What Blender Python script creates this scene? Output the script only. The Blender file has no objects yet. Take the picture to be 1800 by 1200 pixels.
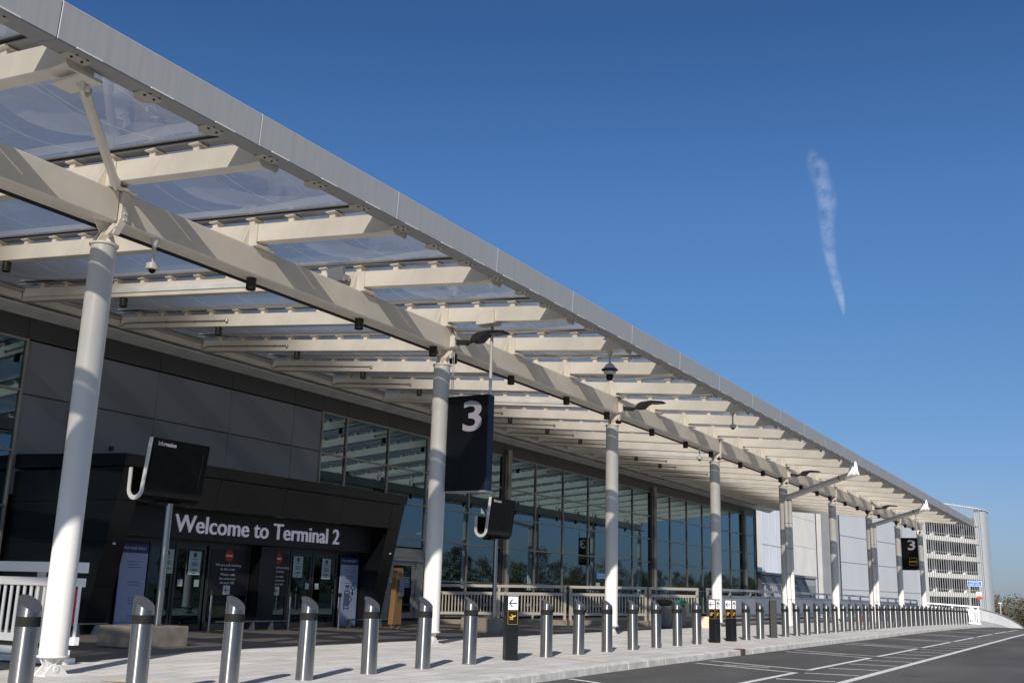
import bpy, bmesh, math, random
from mathutils import Vector, Matrix
R = math.radians
random.seed(7)
S = bpy.context.scene
COL = S.collection

# ------------------------------------------------------------------ camera
cam_d = bpy.data.cameras.new('camera')
cam = bpy.data.objects.new('camera', cam_d); COL.objects.link(cam)
right = Vector((0.86747854, 0.49668829, 0.02795954))
up = -Vector((-0.09189844, 0.21523159, -0.97222942))
back = -Vector((-0.48891274, 0.84081871, 0.23235366))
cm = Matrix((right, up, back)).transposed().to_4x4()
cm.translation = (0, 0, 1.17)
cam.matrix_world = cm
cam_d.sensor_width = 36.0
cam_d.lens = 36.0 * 1828.28 / 1800.0
cam_d.clip_start = 0.1; cam_d.clip_end = 8000
S.camera = cam

# ------------------------------------------------------------------ sky, sun, exposure
SUN_EL, SUN_AZ = 27.5, (0.360, -0.933)          # towards the sun in plan (x, y)
w = bpy.data.worlds.new('World'); S.world = w; w.use_nodes = True
nt = w.node_tree
bg = nt.nodes['Background']
sky = nt.nodes.new('ShaderNodeTexSky'); sky.sky_type = 'NISHITA'; sky.sun_disc = False
sky.sun_elevation = R(SUN_EL); sky.sun_rotation = math.atan2(SUN_AZ[0], SUN_AZ[1])
sky.air_density = 1.0; sky.dust_density = 0.25; sky.ozone_density = 3.0; sky.altitude = 100
stc = nt.nodes.new('ShaderNodeTexCoord'); ssx = nt.nodes.new('ShaderNodeSeparateXYZ'); nt.links.new(stc.outputs['Generated'], ssx.inputs[0])
srp = nt.nodes.new('ShaderNodeValToRGB'); el = srp.color_ramp.elements     # clear spring air: deepen the blue by height
for i_, (p_, c_) in enumerate([(0.0, (.36, .44, .72)), (.02, (.39, .47, .73)), (.077, (.50, .57, .79)), (.224, (.50, .69, .88)), (.36, (.52, .77, 1.03)), (.50, (.40, .65, .93))]):
    e_ = el[i_] if i_ < 2 else el.new(p_)
    e_.position = p_; e_.color = (*c_, 1)
nt.links.new(ssx.outputs['Z'], srp.inputs[0])
smx = nt.nodes.new('ShaderNodeMix'); smx.data_type = 'RGBA'; smx.blend_type = 'MULTIPLY'; smx.inputs['Factor'].default_value = 1
nt.links.new(sky.outputs[0], smx.inputs['A']); nt.links.new(srp.outputs[0], smx.inputs['B'])
nt.links.new(smx.outputs['Result'], bg.inputs[0]); bg.inputs[1].default_value = 0.075
sun_d = bpy.data.lights.new('sun', 'SUN'); sun_d.energy = 5.0; sun_d.angle = R(0.55); sun_d.color = (1.0, 0.93, 0.83)
sun = bpy.data.objects.new('sun', sun_d); COL.objects.link(sun)
ce = math.cos(R(SUN_EL))
sdir = Vector((SUN_AZ[0] * ce, SUN_AZ[1] * ce, math.sin(R(SUN_EL)))).normalized()
sun.rotation_euler = sdir.to_track_quat('Z', 'Y').to_euler(); sun.location = sdir * 60
S.view_settings.view_transform = 'Standard'; S.view_settings.look = 'None'
S.view_settings.exposure = 0.35; S.view_settings.gamma = 1.0; S.view_settings.use_curve_mapping = False
S.cycles.max_bounces = 10; S.cycles.transparent_max_bounces = 24; S.cycles.glossy_bounces = 6
S.cycles.caustics_reflective = False; S.cycles.caustics_refractive = False

# ------------------------------------------------------------------ materials
MATS = {}
def pm(name, col, rough=.5, metal=0., var=.06, scale=2., bump=0., bscale=60., spec=.5, stretch=None, aniso=0., coat=0.):
    m = bpy.data.materials.new(name); m.use_nodes = True; n = m.node_tree; b = n.nodes['Principled BSDF']
    b.inputs['Roughness'].default_value = rough; b.inputs['Metallic'].default_value = metal
    b.inputs['Specular IOR Level'].default_value = spec
    if coat: b.inputs['Coat Weight'].default_value = coat; b.inputs['Coat Roughness'].default_value = .05
    if aniso:
        b.inputs['Anisotropic'].default_value = aniso; b.inputs['Anisotropic Rotation'].default_value = .25
        tg = n.nodes.new('ShaderNodeTangent'); tg.direction_type = 'RADIAL'; tg.axis = 'Z'; n.links.new(tg.outputs[0], b.inputs['Tangent'])
    tc = n.nodes.new('ShaderNodeTexCoord'); mp = n.nodes.new('ShaderNodeMapping')
    n.links.new(tc.outputs['Object'], mp.inputs[0])
    if stretch: mp.inputs['Scale'].default_value = stretch
    nz = n.nodes.new('ShaderNodeTexNoise'); nz.inputs['Scale'].default_value = scale; nz.inputs['Detail'].default_value = 6
    n.links.new(mp.outputs[0], nz.inputs['Vector'])
    cr = n.nodes.new('ShaderNodeValToRGB'); e = cr.color_ramp.elements
    e[0].position = .3; e[1].position = .7
    e[0].color = (*[c * (1 - var) for c in col], 1); e[1].color = (*[min(1, c * (1 + var)) for c in col], 1)
    n.links.new(nz.outputs['Fac'], cr.inputs[0]); n.links.new(cr.outputs[0], b.inputs['Base Color'])
    rr = n.nodes.new('ShaderNodeMapRange'); rr.inputs['To Min'].default_value = max(0, rough - .07); rr.inputs['To Max'].default_value = min(1, rough + .07)
    n.links.new(nz.outputs['Fac'], rr.inputs['Value']); n.links.new(rr.outputs[0], b.inputs['Roughness'])
    if bump:
        n2 = n.nodes.new('ShaderNodeTexNoise'); n2.inputs['Scale'].default_value = bscale; n2.inputs['Detail'].default_value = 5
        n.links.new(mp.outputs[0], n2.inputs['Vector'])
        bp = n.nodes.new('ShaderNodeBump'); bp.inputs['Strength'].default_value = bump; bp.inputs['Distance'].default_value = .02
        n.links.new(n2.outputs['Fac'], bp.inputs['Height']); n.links.new(bp.outputs[0], b.inputs['Normal'])
    MATS[name] = m
    return m
pm('steel_cream', (.85, .805, .73), .42, var=.07, scale=1.6)
pm('steel_white', (.67, .665, .645), .4, var=.03, scale=1.5)
pm('fascia_grey', (.345, .35, .36), .5, 0, var=.05, scale=3, stretch=(1, 6, .6))
pm('soffit_grey', (.50, .475, .43), .5, var=.06)
pm('flashing', (.82, .84, .85), .4, 0, var=.1, scale=2)
pm('alu', (.42, .43, .45), .35, .7, var=.08)
pm('stainless', (.38, .372, .36), .25, 1., var=.06, scale=4, stretch=(14, 14, .3), aniso=.85)
pm('stainless_top', (.42, .42, .44), .38, 1., var=.12, scale=30)
pm('black_band', (.013, .013, .013), .75, var=.2, scale=20, spec=.2)
pm('black_panel', (.0062, .0072, .0088), .36, var=.2, scale=1.2, spec=.35)
pm('black_gloss', (.006, .006, .007), .28, var=.2, spec=.22)
pm('navy_gloss', (.008, .012, .035), .35, var=.1, spec=.3)
pm('black_matt', (.018, .018, .019), .6, var=.15)
pm('bronze', (.035, .03, .027), .45, .3, var=.15, scale=8)
pm('clad_grey', (.24, .265, .31), .42, var=.06, scale=.6)
pm('spandrel', (.075, .075, .078), .4, var=.08)
pm('mullion', (.36, .35, .33), .4, .3, var=.06)
pm('dark_frame', (.05, .052, .055), .4, .2, var=.08)
pm('interior', (.10, .11, .11), .7, var=.1)
pm('interior_light', (.45, .52, .45), .6, var=.05)
pm('letter_white', (.86, .84, .94), .45, var=.03)
pm('numeral_grey', (.40, .385, .46), .5, var=.03)
lm = pm('letter_white_glow', (.86, .84, .94), .45, var=.03).node_tree.nodes['Principled BSDF']; lm.inputs['Emission Color'].default_value = (.86, .83, 1, 1); lm.inputs['Emission Strength'].default_value = .12  # faint glow added to brighten the letters in the dark recess
pm('sign_white', (.80, .80, .80), .5, var=.02)
pm('yellow', (.62, .36, .04), .5, var=.05)
pm('red', (.55, .03, .025), .5, var=.08)
pm('blue', (.03, .16, .52), .45, var=.06)
pm('green', (.02, .22, .12), .45, var=.06)
pm('banner_blue', (.03, .05, .16), .5, var=.05)
pm('banner_white', (.42, .50, .72), .55, var=.04)
pm('banner_foot', (.20, .38, .62), .55, var=.04)
pm('notice', (.50, .66, .62), .6, var=.04)
pm('ink', (.03, .04, .09), .6, var=.1)
pm('orange', (.34, .195, .07), .45, var=.06, scale=3)
pm('intercom', (.20, .22, .26), .35, .5, var=.05)
pm('concrete', (.40, .345, .27), .85, var=.22, scale=3.5, bump=.35, bscale=18)
pm('concrete_pale', (.86, .84, .79), .8, var=.07, scale=.5, bump=.1, bscale=5)
pm('concrete_grey', (.40, .40, .41), .8, var=.09, scale=.6, bump=.1, bscale=5)
pm('kerb_stone', (.55, .54, .51), .8, var=.22, scale=5, bump=.3, bscale=40)
pm('buff_slab', (.60, .53, .44), .8, var=.1, scale=6, bump=.15, bscale=60)
pm('rail_cream', (.66, .61, .52), .42, var=.06)
pm('rail_white', (.86, .86, .85), .42, var=.04)
pm('hoarding', (.60, .61, .63), .4, .2, var=.05)
pm('park_white', (.74, .73, .70), .6, var=.06, scale=.4)
pm('fin_grey', (.42, .43, .45), .45, .2, var=.05)
pm('clad_blue', (.58, .60, .635), .45, var=.04, scale=.3)
pm('clad_white', (.84, .87, .92), .45, var=.04, scale=.3)
pm('plant_grey', (.27, .29, .32), .5, var=.06)
pm('slot', (.035, .04, .055), .6, var=.1)
pm('line_white', (.68, .68, .66), .7, var=.25, scale=14)
pm('bark', (.07, .055, .04), .9, var=.2, scale=8)
pm('leaf_olive', (.075, .080, .030), .7, var=.3, scale=.8)
pm('leaf_brown', (.095, .072, .045), .75, var=.3, scale=.8)
pm('verge', (.075, .095, .035), .95, var=.3, scale=.5)
pm('stone_bin', (.20, .19, .18), .8, var=.25, scale=6, bump=.2, bscale=40)
pm('plywood', (.60, .50, .38), .7, var=.06)

def asphalt():
    m = pm('asphalt', (.096, .093, .090), .88, var=.34, scale=.45, spec=.3, bump=.5, bscale=160, stretch=(1, .35, 1))
    n = m.node_tree; b = n.nodes['Principled BSDF']; cr = [x for x in n.nodes if x.type == 'VALTORGB'][0]
    n3 = n.nodes.new('ShaderNodeTexNoise'); n3.inputs['Scale'].default_value = 90; n3.inputs['Detail'].default_value = 3
    tc = [x for x in n.nodes if x.type == 'TEX_COORD'][0]; n.links.new(tc.outputs['Object'], n3.inputs['Vector'])
    mr = n.nodes.new('ShaderNodeMapRange'); mr.inputs['From Min'].default_value = .3; mr.inputs['From Max'].default_value = .7
    mr.inputs['To Min'].default_value = .6; mr.inputs['To Max'].default_value = 1.45
    n.links.new(n3.outputs['Fac'], mr.inputs['Value'])
    mx = n.nodes.new('ShaderNodeMix'); mx.data_type = 'RGBA'; mx.blend_type = 'MULTIPLY'; mx.inputs['Factor'].default_value = 1
    n.links.new(cr.outputs[0], mx.inputs['A']); n.links.new(mr.outputs[0], mx.inputs['B']); last = mx.outputs['Result']
    for src in (spots(n, tc, .45, .03, .16, .62), spots(n, tc, 2.1, .02, .05, 1.5)):
        m2 = n.nodes.new('ShaderNodeMix'); m2.data_type = 'RGBA'; m2.blend_type = 'MULTIPLY'; m2.inputs['Factor'].default_value = 1
        n.links.new(last, m2.inputs['A']); n.links.new(src, m2.inputs['B']); last = m2.outputs['Result']
    n.links.new(last, b.inputs['Base Color'])

def spots(n, tc, scale, r0, r1, dark):
    v = n.nodes.new('ShaderNodeTexVoronoi'); v.inputs['Scale'].default_value = scale; n.links.new(tc.outputs['Object'], v.inputs['Vector'])
    r = n.nodes.new('ShaderNodeMapRange'); r.inputs['From Min'].default_value = r0; r.inputs['From Max'].default_value = r1; r.inputs['To Min'].default_value = dark
    n.links.new(v.outputs['Distance'], r.inputs['Value']); return r.outputs[0]
def paving():
    m = pm('paving', (.575, .565, .55), .8, var=.10, scale=1.2, bump=.15, bscale=70)
    n = m.node_tree; b = n.nodes['Principled BSDF']; cr = [x for x in n.nodes if x.type == 'VALTORGB'][0]
    tc = [x for x in n.nodes if x.type == 'TEX_COORD'][0]
    mp = n.nodes.new('ShaderNodeMapping'); mp.inputs['Rotation'].default_value = (0, 0, R(90)); n.links.new(tc.outputs['Object'], mp.inputs[0])
    br = n.nodes.new('ShaderNodeTexBrick'); br.inputs['Scale'].default_value = 1.0
    br.inputs['Brick Width'].default_value = .75; br.inputs['Row Height'].default_value = .45; br.inputs['Mortar Size'].default_value = .011
    br.inputs['Color1'].default_value = (.86, .86, .86, 1); br.inputs['Color2'].default_value = (1.07, 1.07, 1.07, 1); br.inputs['Mortar'].default_value = (.48, .47, .44, 1)
    n.links.new(mp.outputs[0], br.inputs['Vector'])
    n3 = n.nodes.new('ShaderNodeTexNoise'); n3.inputs['Scale'].default_value = 45; n3.inputs['Detail'].default_value = 4
    n.links.new(tc.outputs['Object'], n3.inputs['Vector'])
    mr = n.nodes.new('ShaderNodeMapRange'); mr.inputs['From Min'].default_value = .3; mr.inputs['From Max'].default_value = .7
    mr.inputs['To Min'].default_value = .86; mr.inputs['To Max'].default_value = 1.12; n.links.new(n3.outputs['Fac'], mr.inputs['Value'])
    last = cr.outputs[0]
    spot = spots(n, tc, 1.3, .022, .034, .55)
    for src in (br.outputs['Color'], mr.outputs[0], spot):
        mx = n.nodes.new('ShaderNodeMix'); mx.data_type = 'RGBA'; mx.blend_type = 'MULTIPLY'; mx.inputs['Factor'].default_value = 1
        n.links.new(last, mx.inputs['A']); n.links.new(src, mx.inputs['B']); last = mx.outputs['Result']
    n.links.new(last, b.inputs['Base Color'])
asphalt()
paving()

def glass(name, tint, refl, wav):
    m = bpy.data.materials.new(name); m.use_nodes = True; n = m.node_tree; n.nodes.clear()
    out = n.nodes.new('ShaderNodeOutputMaterial'); mix = n.nodes.new('ShaderNodeMixShader')
    tr = n.nodes.new('ShaderNodeBsdfTransparent'); tr.inputs[0].default_value = (*tint, 1)
    gl = n.nodes.new('ShaderNodeBsdfGlossy'); gl.inputs['Roughness'].default_value = 0.01; gl.inputs['Color'].default_value = (.62, .88, 1.0, 1)
    fr = n.nodes.new('ShaderNodeFresnel'); fr.inputs['IOR'].default_value = 1.5
    mr = n.nodes.new('ShaderNodeMapRange'); mr.inputs['To Min'].default_value = refl; mr.inputs['To Max'].default_value = 1.
    tc = n.nodes.new('ShaderNodeTexCoord'); nz = n.nodes.new('ShaderNodeTexNoise'); nz.inputs['Scale'].default_value = .4; nz.inputs['Detail'].default_value = 1; nz.noise_dimensions = '4D'
    oi = n.nodes.new('ShaderNodeObjectInfo'); om = n.nodes.new('ShaderNodeMath'); om.operation = 'MULTIPLY'; om.inputs[1].default_value = 9; n.links.new(oi.outputs['Random'], om.inputs[0]); n.links.new(om.outputs[0], nz.inputs['W'])
    bp = n.nodes.new('ShaderNodeBump'); bp.inputs['Strength'].default_value = wav; bp.inputs['Distance'].default_value = .05
    n.links.new(tc.outputs['Object'], nz.inputs['Vector']); n.links.new(nz.outputs['Fac'], bp.inputs['Height'])
    n.links.new(bp.outputs[0], gl.inputs['Normal'])
    n.links.new(fr.outputs[0], mr.inputs['Value']); n.links.new(mr.outputs[0], mix.inputs[0])
    n.links.new(tr.outputs[0], mix.inputs[1]); n.links.new(gl.outputs[0], mix.inputs[2]); n.links.new(mix.outputs[0], out.inputs[0])
    MATS[name] = m
glass('pane_glass', (.30, .40, .40), .17, .035)
glass('door_glass', (.12, .13, .135), .03, .02)

def film():
    m = bpy.data.materials.new('etfe_film'); m.use_nodes = True; n = m.node_tree; n.nodes.clear()
    out = n.nodes.new('ShaderNodeOutputMaterial')
    tr = n.nodes.new('ShaderNodeBsdfTransparent')
    df = n.nodes.new('ShaderNodeBsdfTranslucent'); df.inputs[0].default_value = (.84, .81, .78, 1)
    gl = n.nodes.new('ShaderNodeBsdfGlossy'); gl.inputs['Roughness'].default_value = .04; gl.inputs['Color'].default_value = (1, 1, 1, 1)
    tc = n.nodes.new('ShaderNodeTexCoord')
    nz = n.nodes.new('ShaderNodeTexNoise'); nz.inputs['Scale'].default_value = .7; nz.inputs['Detail'].default_value = 3
    n.links.new(tc.outputs['Object'], nz.inputs['Vector'])
    cr = n.nodes.new('ShaderNodeValToRGB'); e = cr.color_ramp.elements; e[0].position = .35; e[1].position = .7
    e[0].color = (.72, .71, .69, 1); e[1].color = (.80, .785, .76, 1)
    n.links.new(nz.outputs['Fac'], cr.inputs[0])
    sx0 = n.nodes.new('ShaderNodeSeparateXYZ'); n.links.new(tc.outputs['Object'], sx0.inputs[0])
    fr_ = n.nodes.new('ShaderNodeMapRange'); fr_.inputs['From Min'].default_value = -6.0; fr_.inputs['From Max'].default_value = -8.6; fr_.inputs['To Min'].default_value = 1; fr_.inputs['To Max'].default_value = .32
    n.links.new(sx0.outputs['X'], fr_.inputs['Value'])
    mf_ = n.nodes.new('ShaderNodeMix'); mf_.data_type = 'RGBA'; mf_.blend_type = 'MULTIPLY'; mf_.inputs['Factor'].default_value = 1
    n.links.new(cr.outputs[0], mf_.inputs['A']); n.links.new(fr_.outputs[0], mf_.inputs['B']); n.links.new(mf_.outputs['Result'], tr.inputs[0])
    # welded seams running along the canopy every 1.5 m
    sx = n.nodes.new('ShaderNodeSeparateXYZ'); n.links.new(tc.outputs['Object'], sx.inputs[0])
    md = n.nodes.new('ShaderNodeMath'); md.operation = 'PINGPONG'; md.inputs[1].default_value = .75; n.links.new(sx.outputs['X'], md.inputs[0])
    ls = n.nodes.new('ShaderNodeMath'); ls.operation = 'LESS_THAN'; ls.inputs[1].default_value = .006; n.links.new(md.outputs[0], ls.inputs[0])
    mr = n.nodes.new('ShaderNodeMapRange'); mr.inputs['To Min'].default_value = .14; mr.inputs['To Max'].default_value = .5
    n.links.new(ls.outputs[0], mr.inputs['Value'])
    m1 = n.nodes.new('ShaderNodeMixShader'); n.links.new(mr.outputs[0], m1.inputs[0]); n.links.new(tr.outputs[0], m1.inputs[1]); n.links.new(df.outputs[0], m1.inputs[2])
    fr = n.nodes.new('ShaderNodeFresnel'); fr.inputs['IOR'].default_value = 1.30
    mn = n.nodes.new('ShaderNodeMath'); mn.operation = 'MINIMUM'; mn.inputs[1].default_value = .14; n.links.new(fr.outputs[0], mn.inputs[0])
    m2 = n.nodes.new('ShaderNodeMixShader'); n.links.new(mn.outputs[0], m2.inputs[0]); n.links.new(m1.outputs[0], m2.inputs[1]); n.links.new(gl.outputs[0], m2.inputs[2])
    n.links.new(m2.outputs[0], out.inputs[0]); MATS['etfe_film'] = m
film()

def vapour():
    m = bpy.data.materials.new('vapour'); m.use_nodes = True; n = m.node_tree; n.nodes.clear()
    out = n.nodes.new('ShaderNodeOutputMaterial'); mix = n.nodes.new('ShaderNodeMixShader')
    tr = n.nodes.new('ShaderNodeBsdfTransparent'); df = n.nodes.new('ShaderNodeBsdfDiffuse'); df.inputs[0].default_value = (.9, .9, .95, 1)
    tc = n.nodes.new('ShaderNodeTexCoord'); nz = n.nodes.new('ShaderNodeTexNoise'); nz.inputs['Scale'].default_value = .03; nz.inputs['Detail'].default_value = 4; nz.inputs['Roughness'].default_value = .6
    n.links.new(tc.outputs['Object'], nz.inputs['Vector'])
    lw = n.nodes.new('ShaderNodeLayerWeight'); lw.inputs[0].default_value = .5
    inv = n.nodes.new('ShaderNodeMath'); inv.operation = 'SUBTRACT'; inv.inputs[0].default_value = 1; n.links.new(lw.outputs['Facing'], inv.inputs[1])
    pw = n.nodes.new('ShaderNodeMath'); pw.operation = 'POWER'; pw.inputs[1].default_value = 2.6; n.links.new(inv.outputs[0], pw.inputs[0])
    mr = n.nodes.new('ShaderNodeMapRange'); mr.inputs['From Min'].default_value = .36; mr.inputs['From Max'].default_value = .80; mr.inputs['To Max'].default_value = .13
    n.links.new(nz.outputs['Fac'], mr.inputs['Value'])
    mu = n.nodes.new('ShaderNodeMath'); mu.operation = 'MULTIPLY'; n.links.new(pw.outputs[0], mu.inputs[0]); n.links.new(mr.outputs[0], mu.inputs[1])
    n.links.new(mu.outputs[0], mix.inputs[0]); n.links.new(tr.outputs[0], mix.inputs[1]); n.links.new(df.outputs[0], mix.inputs[2]); n.links.new(mix.outputs[0], out.inputs[0])
    MATS['vapour'] = m
vapour()

# ------------------------------------------------------------------ mesh helpers
ORG = {}
class MB:
    def __init__(s): s.v = []; s.f = []; s.m = []; s.k = 0; s.rd = False
    def mat(s, k): s.k = k; return s
    def add(s, vs, fs):
        o = len(s.v); s.v += [tuple(v) for v in vs]; s.f += [tuple(i + o for i in f) for f in fs]; s.m += [s.k] * len(fs); return s
    def box(s, x0, x1, y0, y1, z0, z1):
        return s.add([(x0, y0, z0), (x1, y0, z0), (x1, y1, z0), (x0, y1, z0), (x0, y0, z1), (x1, y0, z1), (x1, y1, z1), (x0, y1, z1)],
                     [(3, 2, 1, 0), (4, 5, 6, 7), (0, 1, 5, 4), (1, 2, 6, 5), (2, 3, 7, 6), (3, 0, 4, 7)])
    def bar(s, p, q, w, h, upv=(0, 0, 1)):
        p, q = Vector(p), Vector(q); d = (q - p).normalized(); a = d.cross(Vector(upv)).normalized() * w / 2; b = a.cross(d).normalized() * h / 2
        return s.add([p - a - b, p + a - b, p + a + b, p - a + b, q - a - b, q + a - b, q + a + b, q - a + b],
                     [(0, 1, 2, 3), (7, 6, 5, 4), (0, 4, 5, 1), (1, 5, 6, 2), (2, 6, 7, 3), (3, 7, 4, 0)])
    def cyl(s, p, q, r0, r1=None, n=16, caps=True):
        r1 = r0 if r1 is None else r1; s.rd = True
        p, q = Vector(p), Vector(q); d = (q - p).normalized(); a = d.orthogonal().normalized(); b = d.cross(a)
        vs = []
        for c, r in ((p, r0), (q, r1)):
            for i in range(n):
                t = 2 * math.pi * i / n; vs.append(c + (a * math.cos(t) + b * math.sin(t)) * r)
        fs = [(i, (i + 1) % n, n + (i + 1) % n, n + i) for i in range(n)]
        if caps: fs += [tuple(range(n - 1, -1, -1)), tuple(range(n, 2 * n))]
        return s.add(vs, fs)
    def lathe(s, prof, c=(0, 0, 0), n=20):
        vs = []; fs = []; c = Vector(c); s.rd = True
        for r, z in prof:
            for i in range(n): t = 2 * math.pi * i / n; vs.append((c.x + r * math.cos(t), c.y + r * math.sin(t), c.z + z))
        for j in range(len(prof) - 1):
            for i in range(n): fs.append((j * n + i, j * n + (i + 1) % n, (j + 1) * n + (i + 1) % n, (j + 1) * n + i))
        fs += [tuple(range(n - 1, -1, -1)), tuple((len(prof) - 1) * n + i for i in range(n))]
        return s.add(vs, fs)
    def prism(s, poly, o, u, v, wv):
        """polygon in the (u, v) plane at o, extruded by the vector wv"""
        o, u, v, wv = Vector(o), Vector(u), Vector(v), Vector(wv); n = len(poly)
        a = [o + u * x + v * y for x, y in poly]; vs = a + [p + wv for p in a]
        fs = [tuple(range(n)), tuple(range(2 * n - 1, n - 1, -1))] + [(i, n + i, n + (i + 1) % n, (i + 1) % n) for i in range(n)]
        return s.add(vs, fs)
    def tube(s, pts, r, n=10):
        pts = [Vector(p) for p in pts]
        for a, b in zip(pts, pts[1:]): s.cyl(a, b, r, n=n)
        return s
    def text(s, body, o, u, v, cap, width=None, depth=.01, align='L', bold=0.):
        cu = bpy.data.curves.new('t', 'FONT'); cu.body = body; cu.offset = bold; cu.extrude = 0.5; cu.resolution_u = 4
        t = bpy.data.objects.new('t', cu); COL.objects.link(t)
        me = bpy.data.meshes.new_from_object(t.evaluated_get(bpy.context.evaluated_depsgraph_get()))
        vs = [Vector(x.co) for x in me.vertices]; fs = [tuple(p.vertices) for p in me.polygons]
        bpy.data.objects.remove(t); bpy.data.curves.remove(cu); bpy.data.meshes.remove(me)
        x0 = min(p.x for p in vs); x1 = max(p.x for p in vs)
        ky = cap / .73; kx = ky if width is None else width / (x1 - x0)
        sh = {'L': x0, 'C': (x0 + x1) / 2, 'R': x1}[align]
        o, u, v = Vector(o), Vector(u), Vector(v); wv = u.cross(v)
        return s.add([o + u * ((p.x - sh) * kx) + v * (p.y * ky) + wv * ((p.z + .5) * depth) for p in vs], fs)
    def build(s, name, mats, parent=None, bevel=0., smooth=35, kind=None):
        me = bpy.data.meshes.new(name); org = Vector(ORG.get(parent, (0, 0, 0))) if parent else Vector((0, 0, 0))
        me.from_pydata([Vector(v) - org for v in s.v], [], s.f)
        if isinstance(mats, str): mats = [mats]
        for m in mats: me.materials.append(MATS[m])
        me.polygons.foreach_set('material_index', s.m)
        bm = bmesh.new(); bm.from_mesh(me); bmesh.ops.recalc_face_normals(bm, faces=bm.faces)
        if bevel:
            es = [e for e in bm.edges if len(e.link_faces) == 2 and e.calc_face_angle(0) > R(40)]
            bmesh.ops.bevel(bm, geom=es, offset=bevel, segments=1, affect='EDGES', clamp_overlap=True)
        bm.to_mesh(me); bm.free()
        if s.rd or smooth != 35:
            me.polygons.foreach_set('use_smooth', [True] * len(me.polygons)); me.set_sharp_from_angle(angle=R(smooth))
        ob = bpy.data.objects.new(name, me); COL.objects.link(ob)
        if parent: ob.parent = parent; ORG[ob] = org
        if kind: ob['kind'] = kind
        return ob
def tag(o, label, cat, group=None):
    o['label'] = label; o['category'] = cat
    if group: o['group'] = group
    return o
def thing(name, label, cat, loc=(0, 0, 0), group=None, rz=0., local=False):
    o = bpy.data.objects.new(name, None); COL.objects.link(o); o.location = loc; o.rotation_euler = (0, 0, rz); o.empty_display_size = .2
    ORG[o] = Vector((0, 0, 0)) if local else Vector(loc)
    return tag(o, label, cat, group)
KIDS = {}
def copy_tree(o, loc=None, label=None, rz=None, parent=None):
    c = o.copy(); COL.objects.link(c)
    if parent is not None: c.parent = parent
    if loc is not None: c.location = loc
    if rz is not None: c.rotation_euler = (0, 0, rz)
    if label: c['label'] = label
    for k in list(o.children): copy_tree(k, parent=c)
    return c
ONES = ['', 'first', 'second', 'third', 'fourth', 'fifth', 'sixth', 'seventh', 'eighth', 'ninth', 'tenth', 'eleventh', 'twelfth', 'thirteenth', 'fourteenth',
        'fifteenth', 'sixteenth', 'seventeenth', 'eighteenth', 'nineteenth']
def ordw(n):
    if n < 20: return ONES[n]
    t = n // 10; u = n % 10
    return (['', '', 'twentieth', 'thirtieth', 'fortieth', 'fiftieth'][t] if u == 0 else ['', '', 'twenty', 'thirty', 'forty', 'fifty'][t] + '-' + ONES[u])
XP, YP, ZP = Vector((1, 0, 0)), Vector((0, 1, 0)), Vector((0, 0, 1))

# ------------------------------------------------------------------ ground levels
ZP_T = [(-40, -.15), (7, -.05), (9.6, -.035), (11, -.03), (12.3, -.02), (13.6, -.015), (15, 0), (48, .01), (55, 0), (62, -.03), (70, -.09), (77, -.17), (85, -.40), (95, -.95), (110, -2.2), (140, -5), (200, -9), (4000, -9)]
def zprof(y):
    for (a, za), (b, zb_) in zip(ZP_T, ZP_T[1:]):
        if y <= b:
            t = max(0, (y - a) / (b - a)); return za + (zb_ - za) * t
    return -9
def zg(x, y):
    t = min(1, max(0, (13.5 - y) / 3.5)) * min(1, max(0, (-10 - x) / 2.5))
    return zprof(y) - (min(.11, .014 * (-13 - x)) if x < -13 else 0) - .12 * t * t * (3 - 2 * t)
def sheet(name, xs, ys, zf, mat, kind='structure'):
    m = MB(); nx = len(xs)
    m.add([(x, y, zf(x, y)) for y in ys for x in xs], [(j * nx + i, j * nx + i + 1, (j + 1) * nx + i + 1, (j + 1) * nx + i) for j in range(len(ys) - 1) for i in range(nx - 1)])
    return m.build(name, mat, kind=kind, smooth=60)
def frange(a, b, d):
    r = []; x = a
    while x < b - 1e-6: r.append(x); x += d
    return r + [b]
def kx(y): return -7.72 + max(0, (20 - y)) * .02        # line of the kerb
gx = [-2500, -600, -200, -120, -80, -60, -45, -30, -26, -15, 0, 14, 15.2, 30, 45, 60, 75, 110, 200, 600, 2500]
gy = [-2500, -500, -200, -120, -80, -60, -40] + frange(-30, 130, 5) + [150, 200, 300, 450, 600, 3000]
def zt(x, y):
    z = zprof(y) - (.45 if -27 < x < 14.5 else .16)
    if x > 28: z = max(z, -.6)
    if y < -60: z = max(-9, z - (-60 - y) * .15)
    if x > 80: z = max(-9, z - (x - 80) * .12)
    if x < -60: z = max(-9, z - (-60 - x) * .15)
    return max(z, -9.0 - .45)
sheet('ground', gx, gy, zt, 'verge')
ysf = frange(-40, 20, 2) + frange(21, 90, 1) + frange(92, 130, 4)
mpv = MB(); rows = []
xsp = [0, 1, 2, 3, 4, 5]
for y in ysf:
    for x in (-14.3, -13, -11.5, -10, kx(y) - .16): mpv.v.append((x, y, zg(x, y)))
for j in range(len(ysf) - 1):
    for i in range(4): a = j * 5 + i; mpv.f.append((a, a + 1, a + 6, a + 5)); mpv.m.append(0)
mpv.build('pavement', 'paving', kind='structure', smooth=60)
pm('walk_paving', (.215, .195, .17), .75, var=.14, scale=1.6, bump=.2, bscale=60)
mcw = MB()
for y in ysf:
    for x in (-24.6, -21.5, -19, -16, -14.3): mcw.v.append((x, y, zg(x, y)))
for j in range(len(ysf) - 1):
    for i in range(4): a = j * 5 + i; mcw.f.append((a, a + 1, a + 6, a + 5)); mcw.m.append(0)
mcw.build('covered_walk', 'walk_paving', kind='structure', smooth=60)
mk = MB(); L = 0.915; y = -30.
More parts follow.
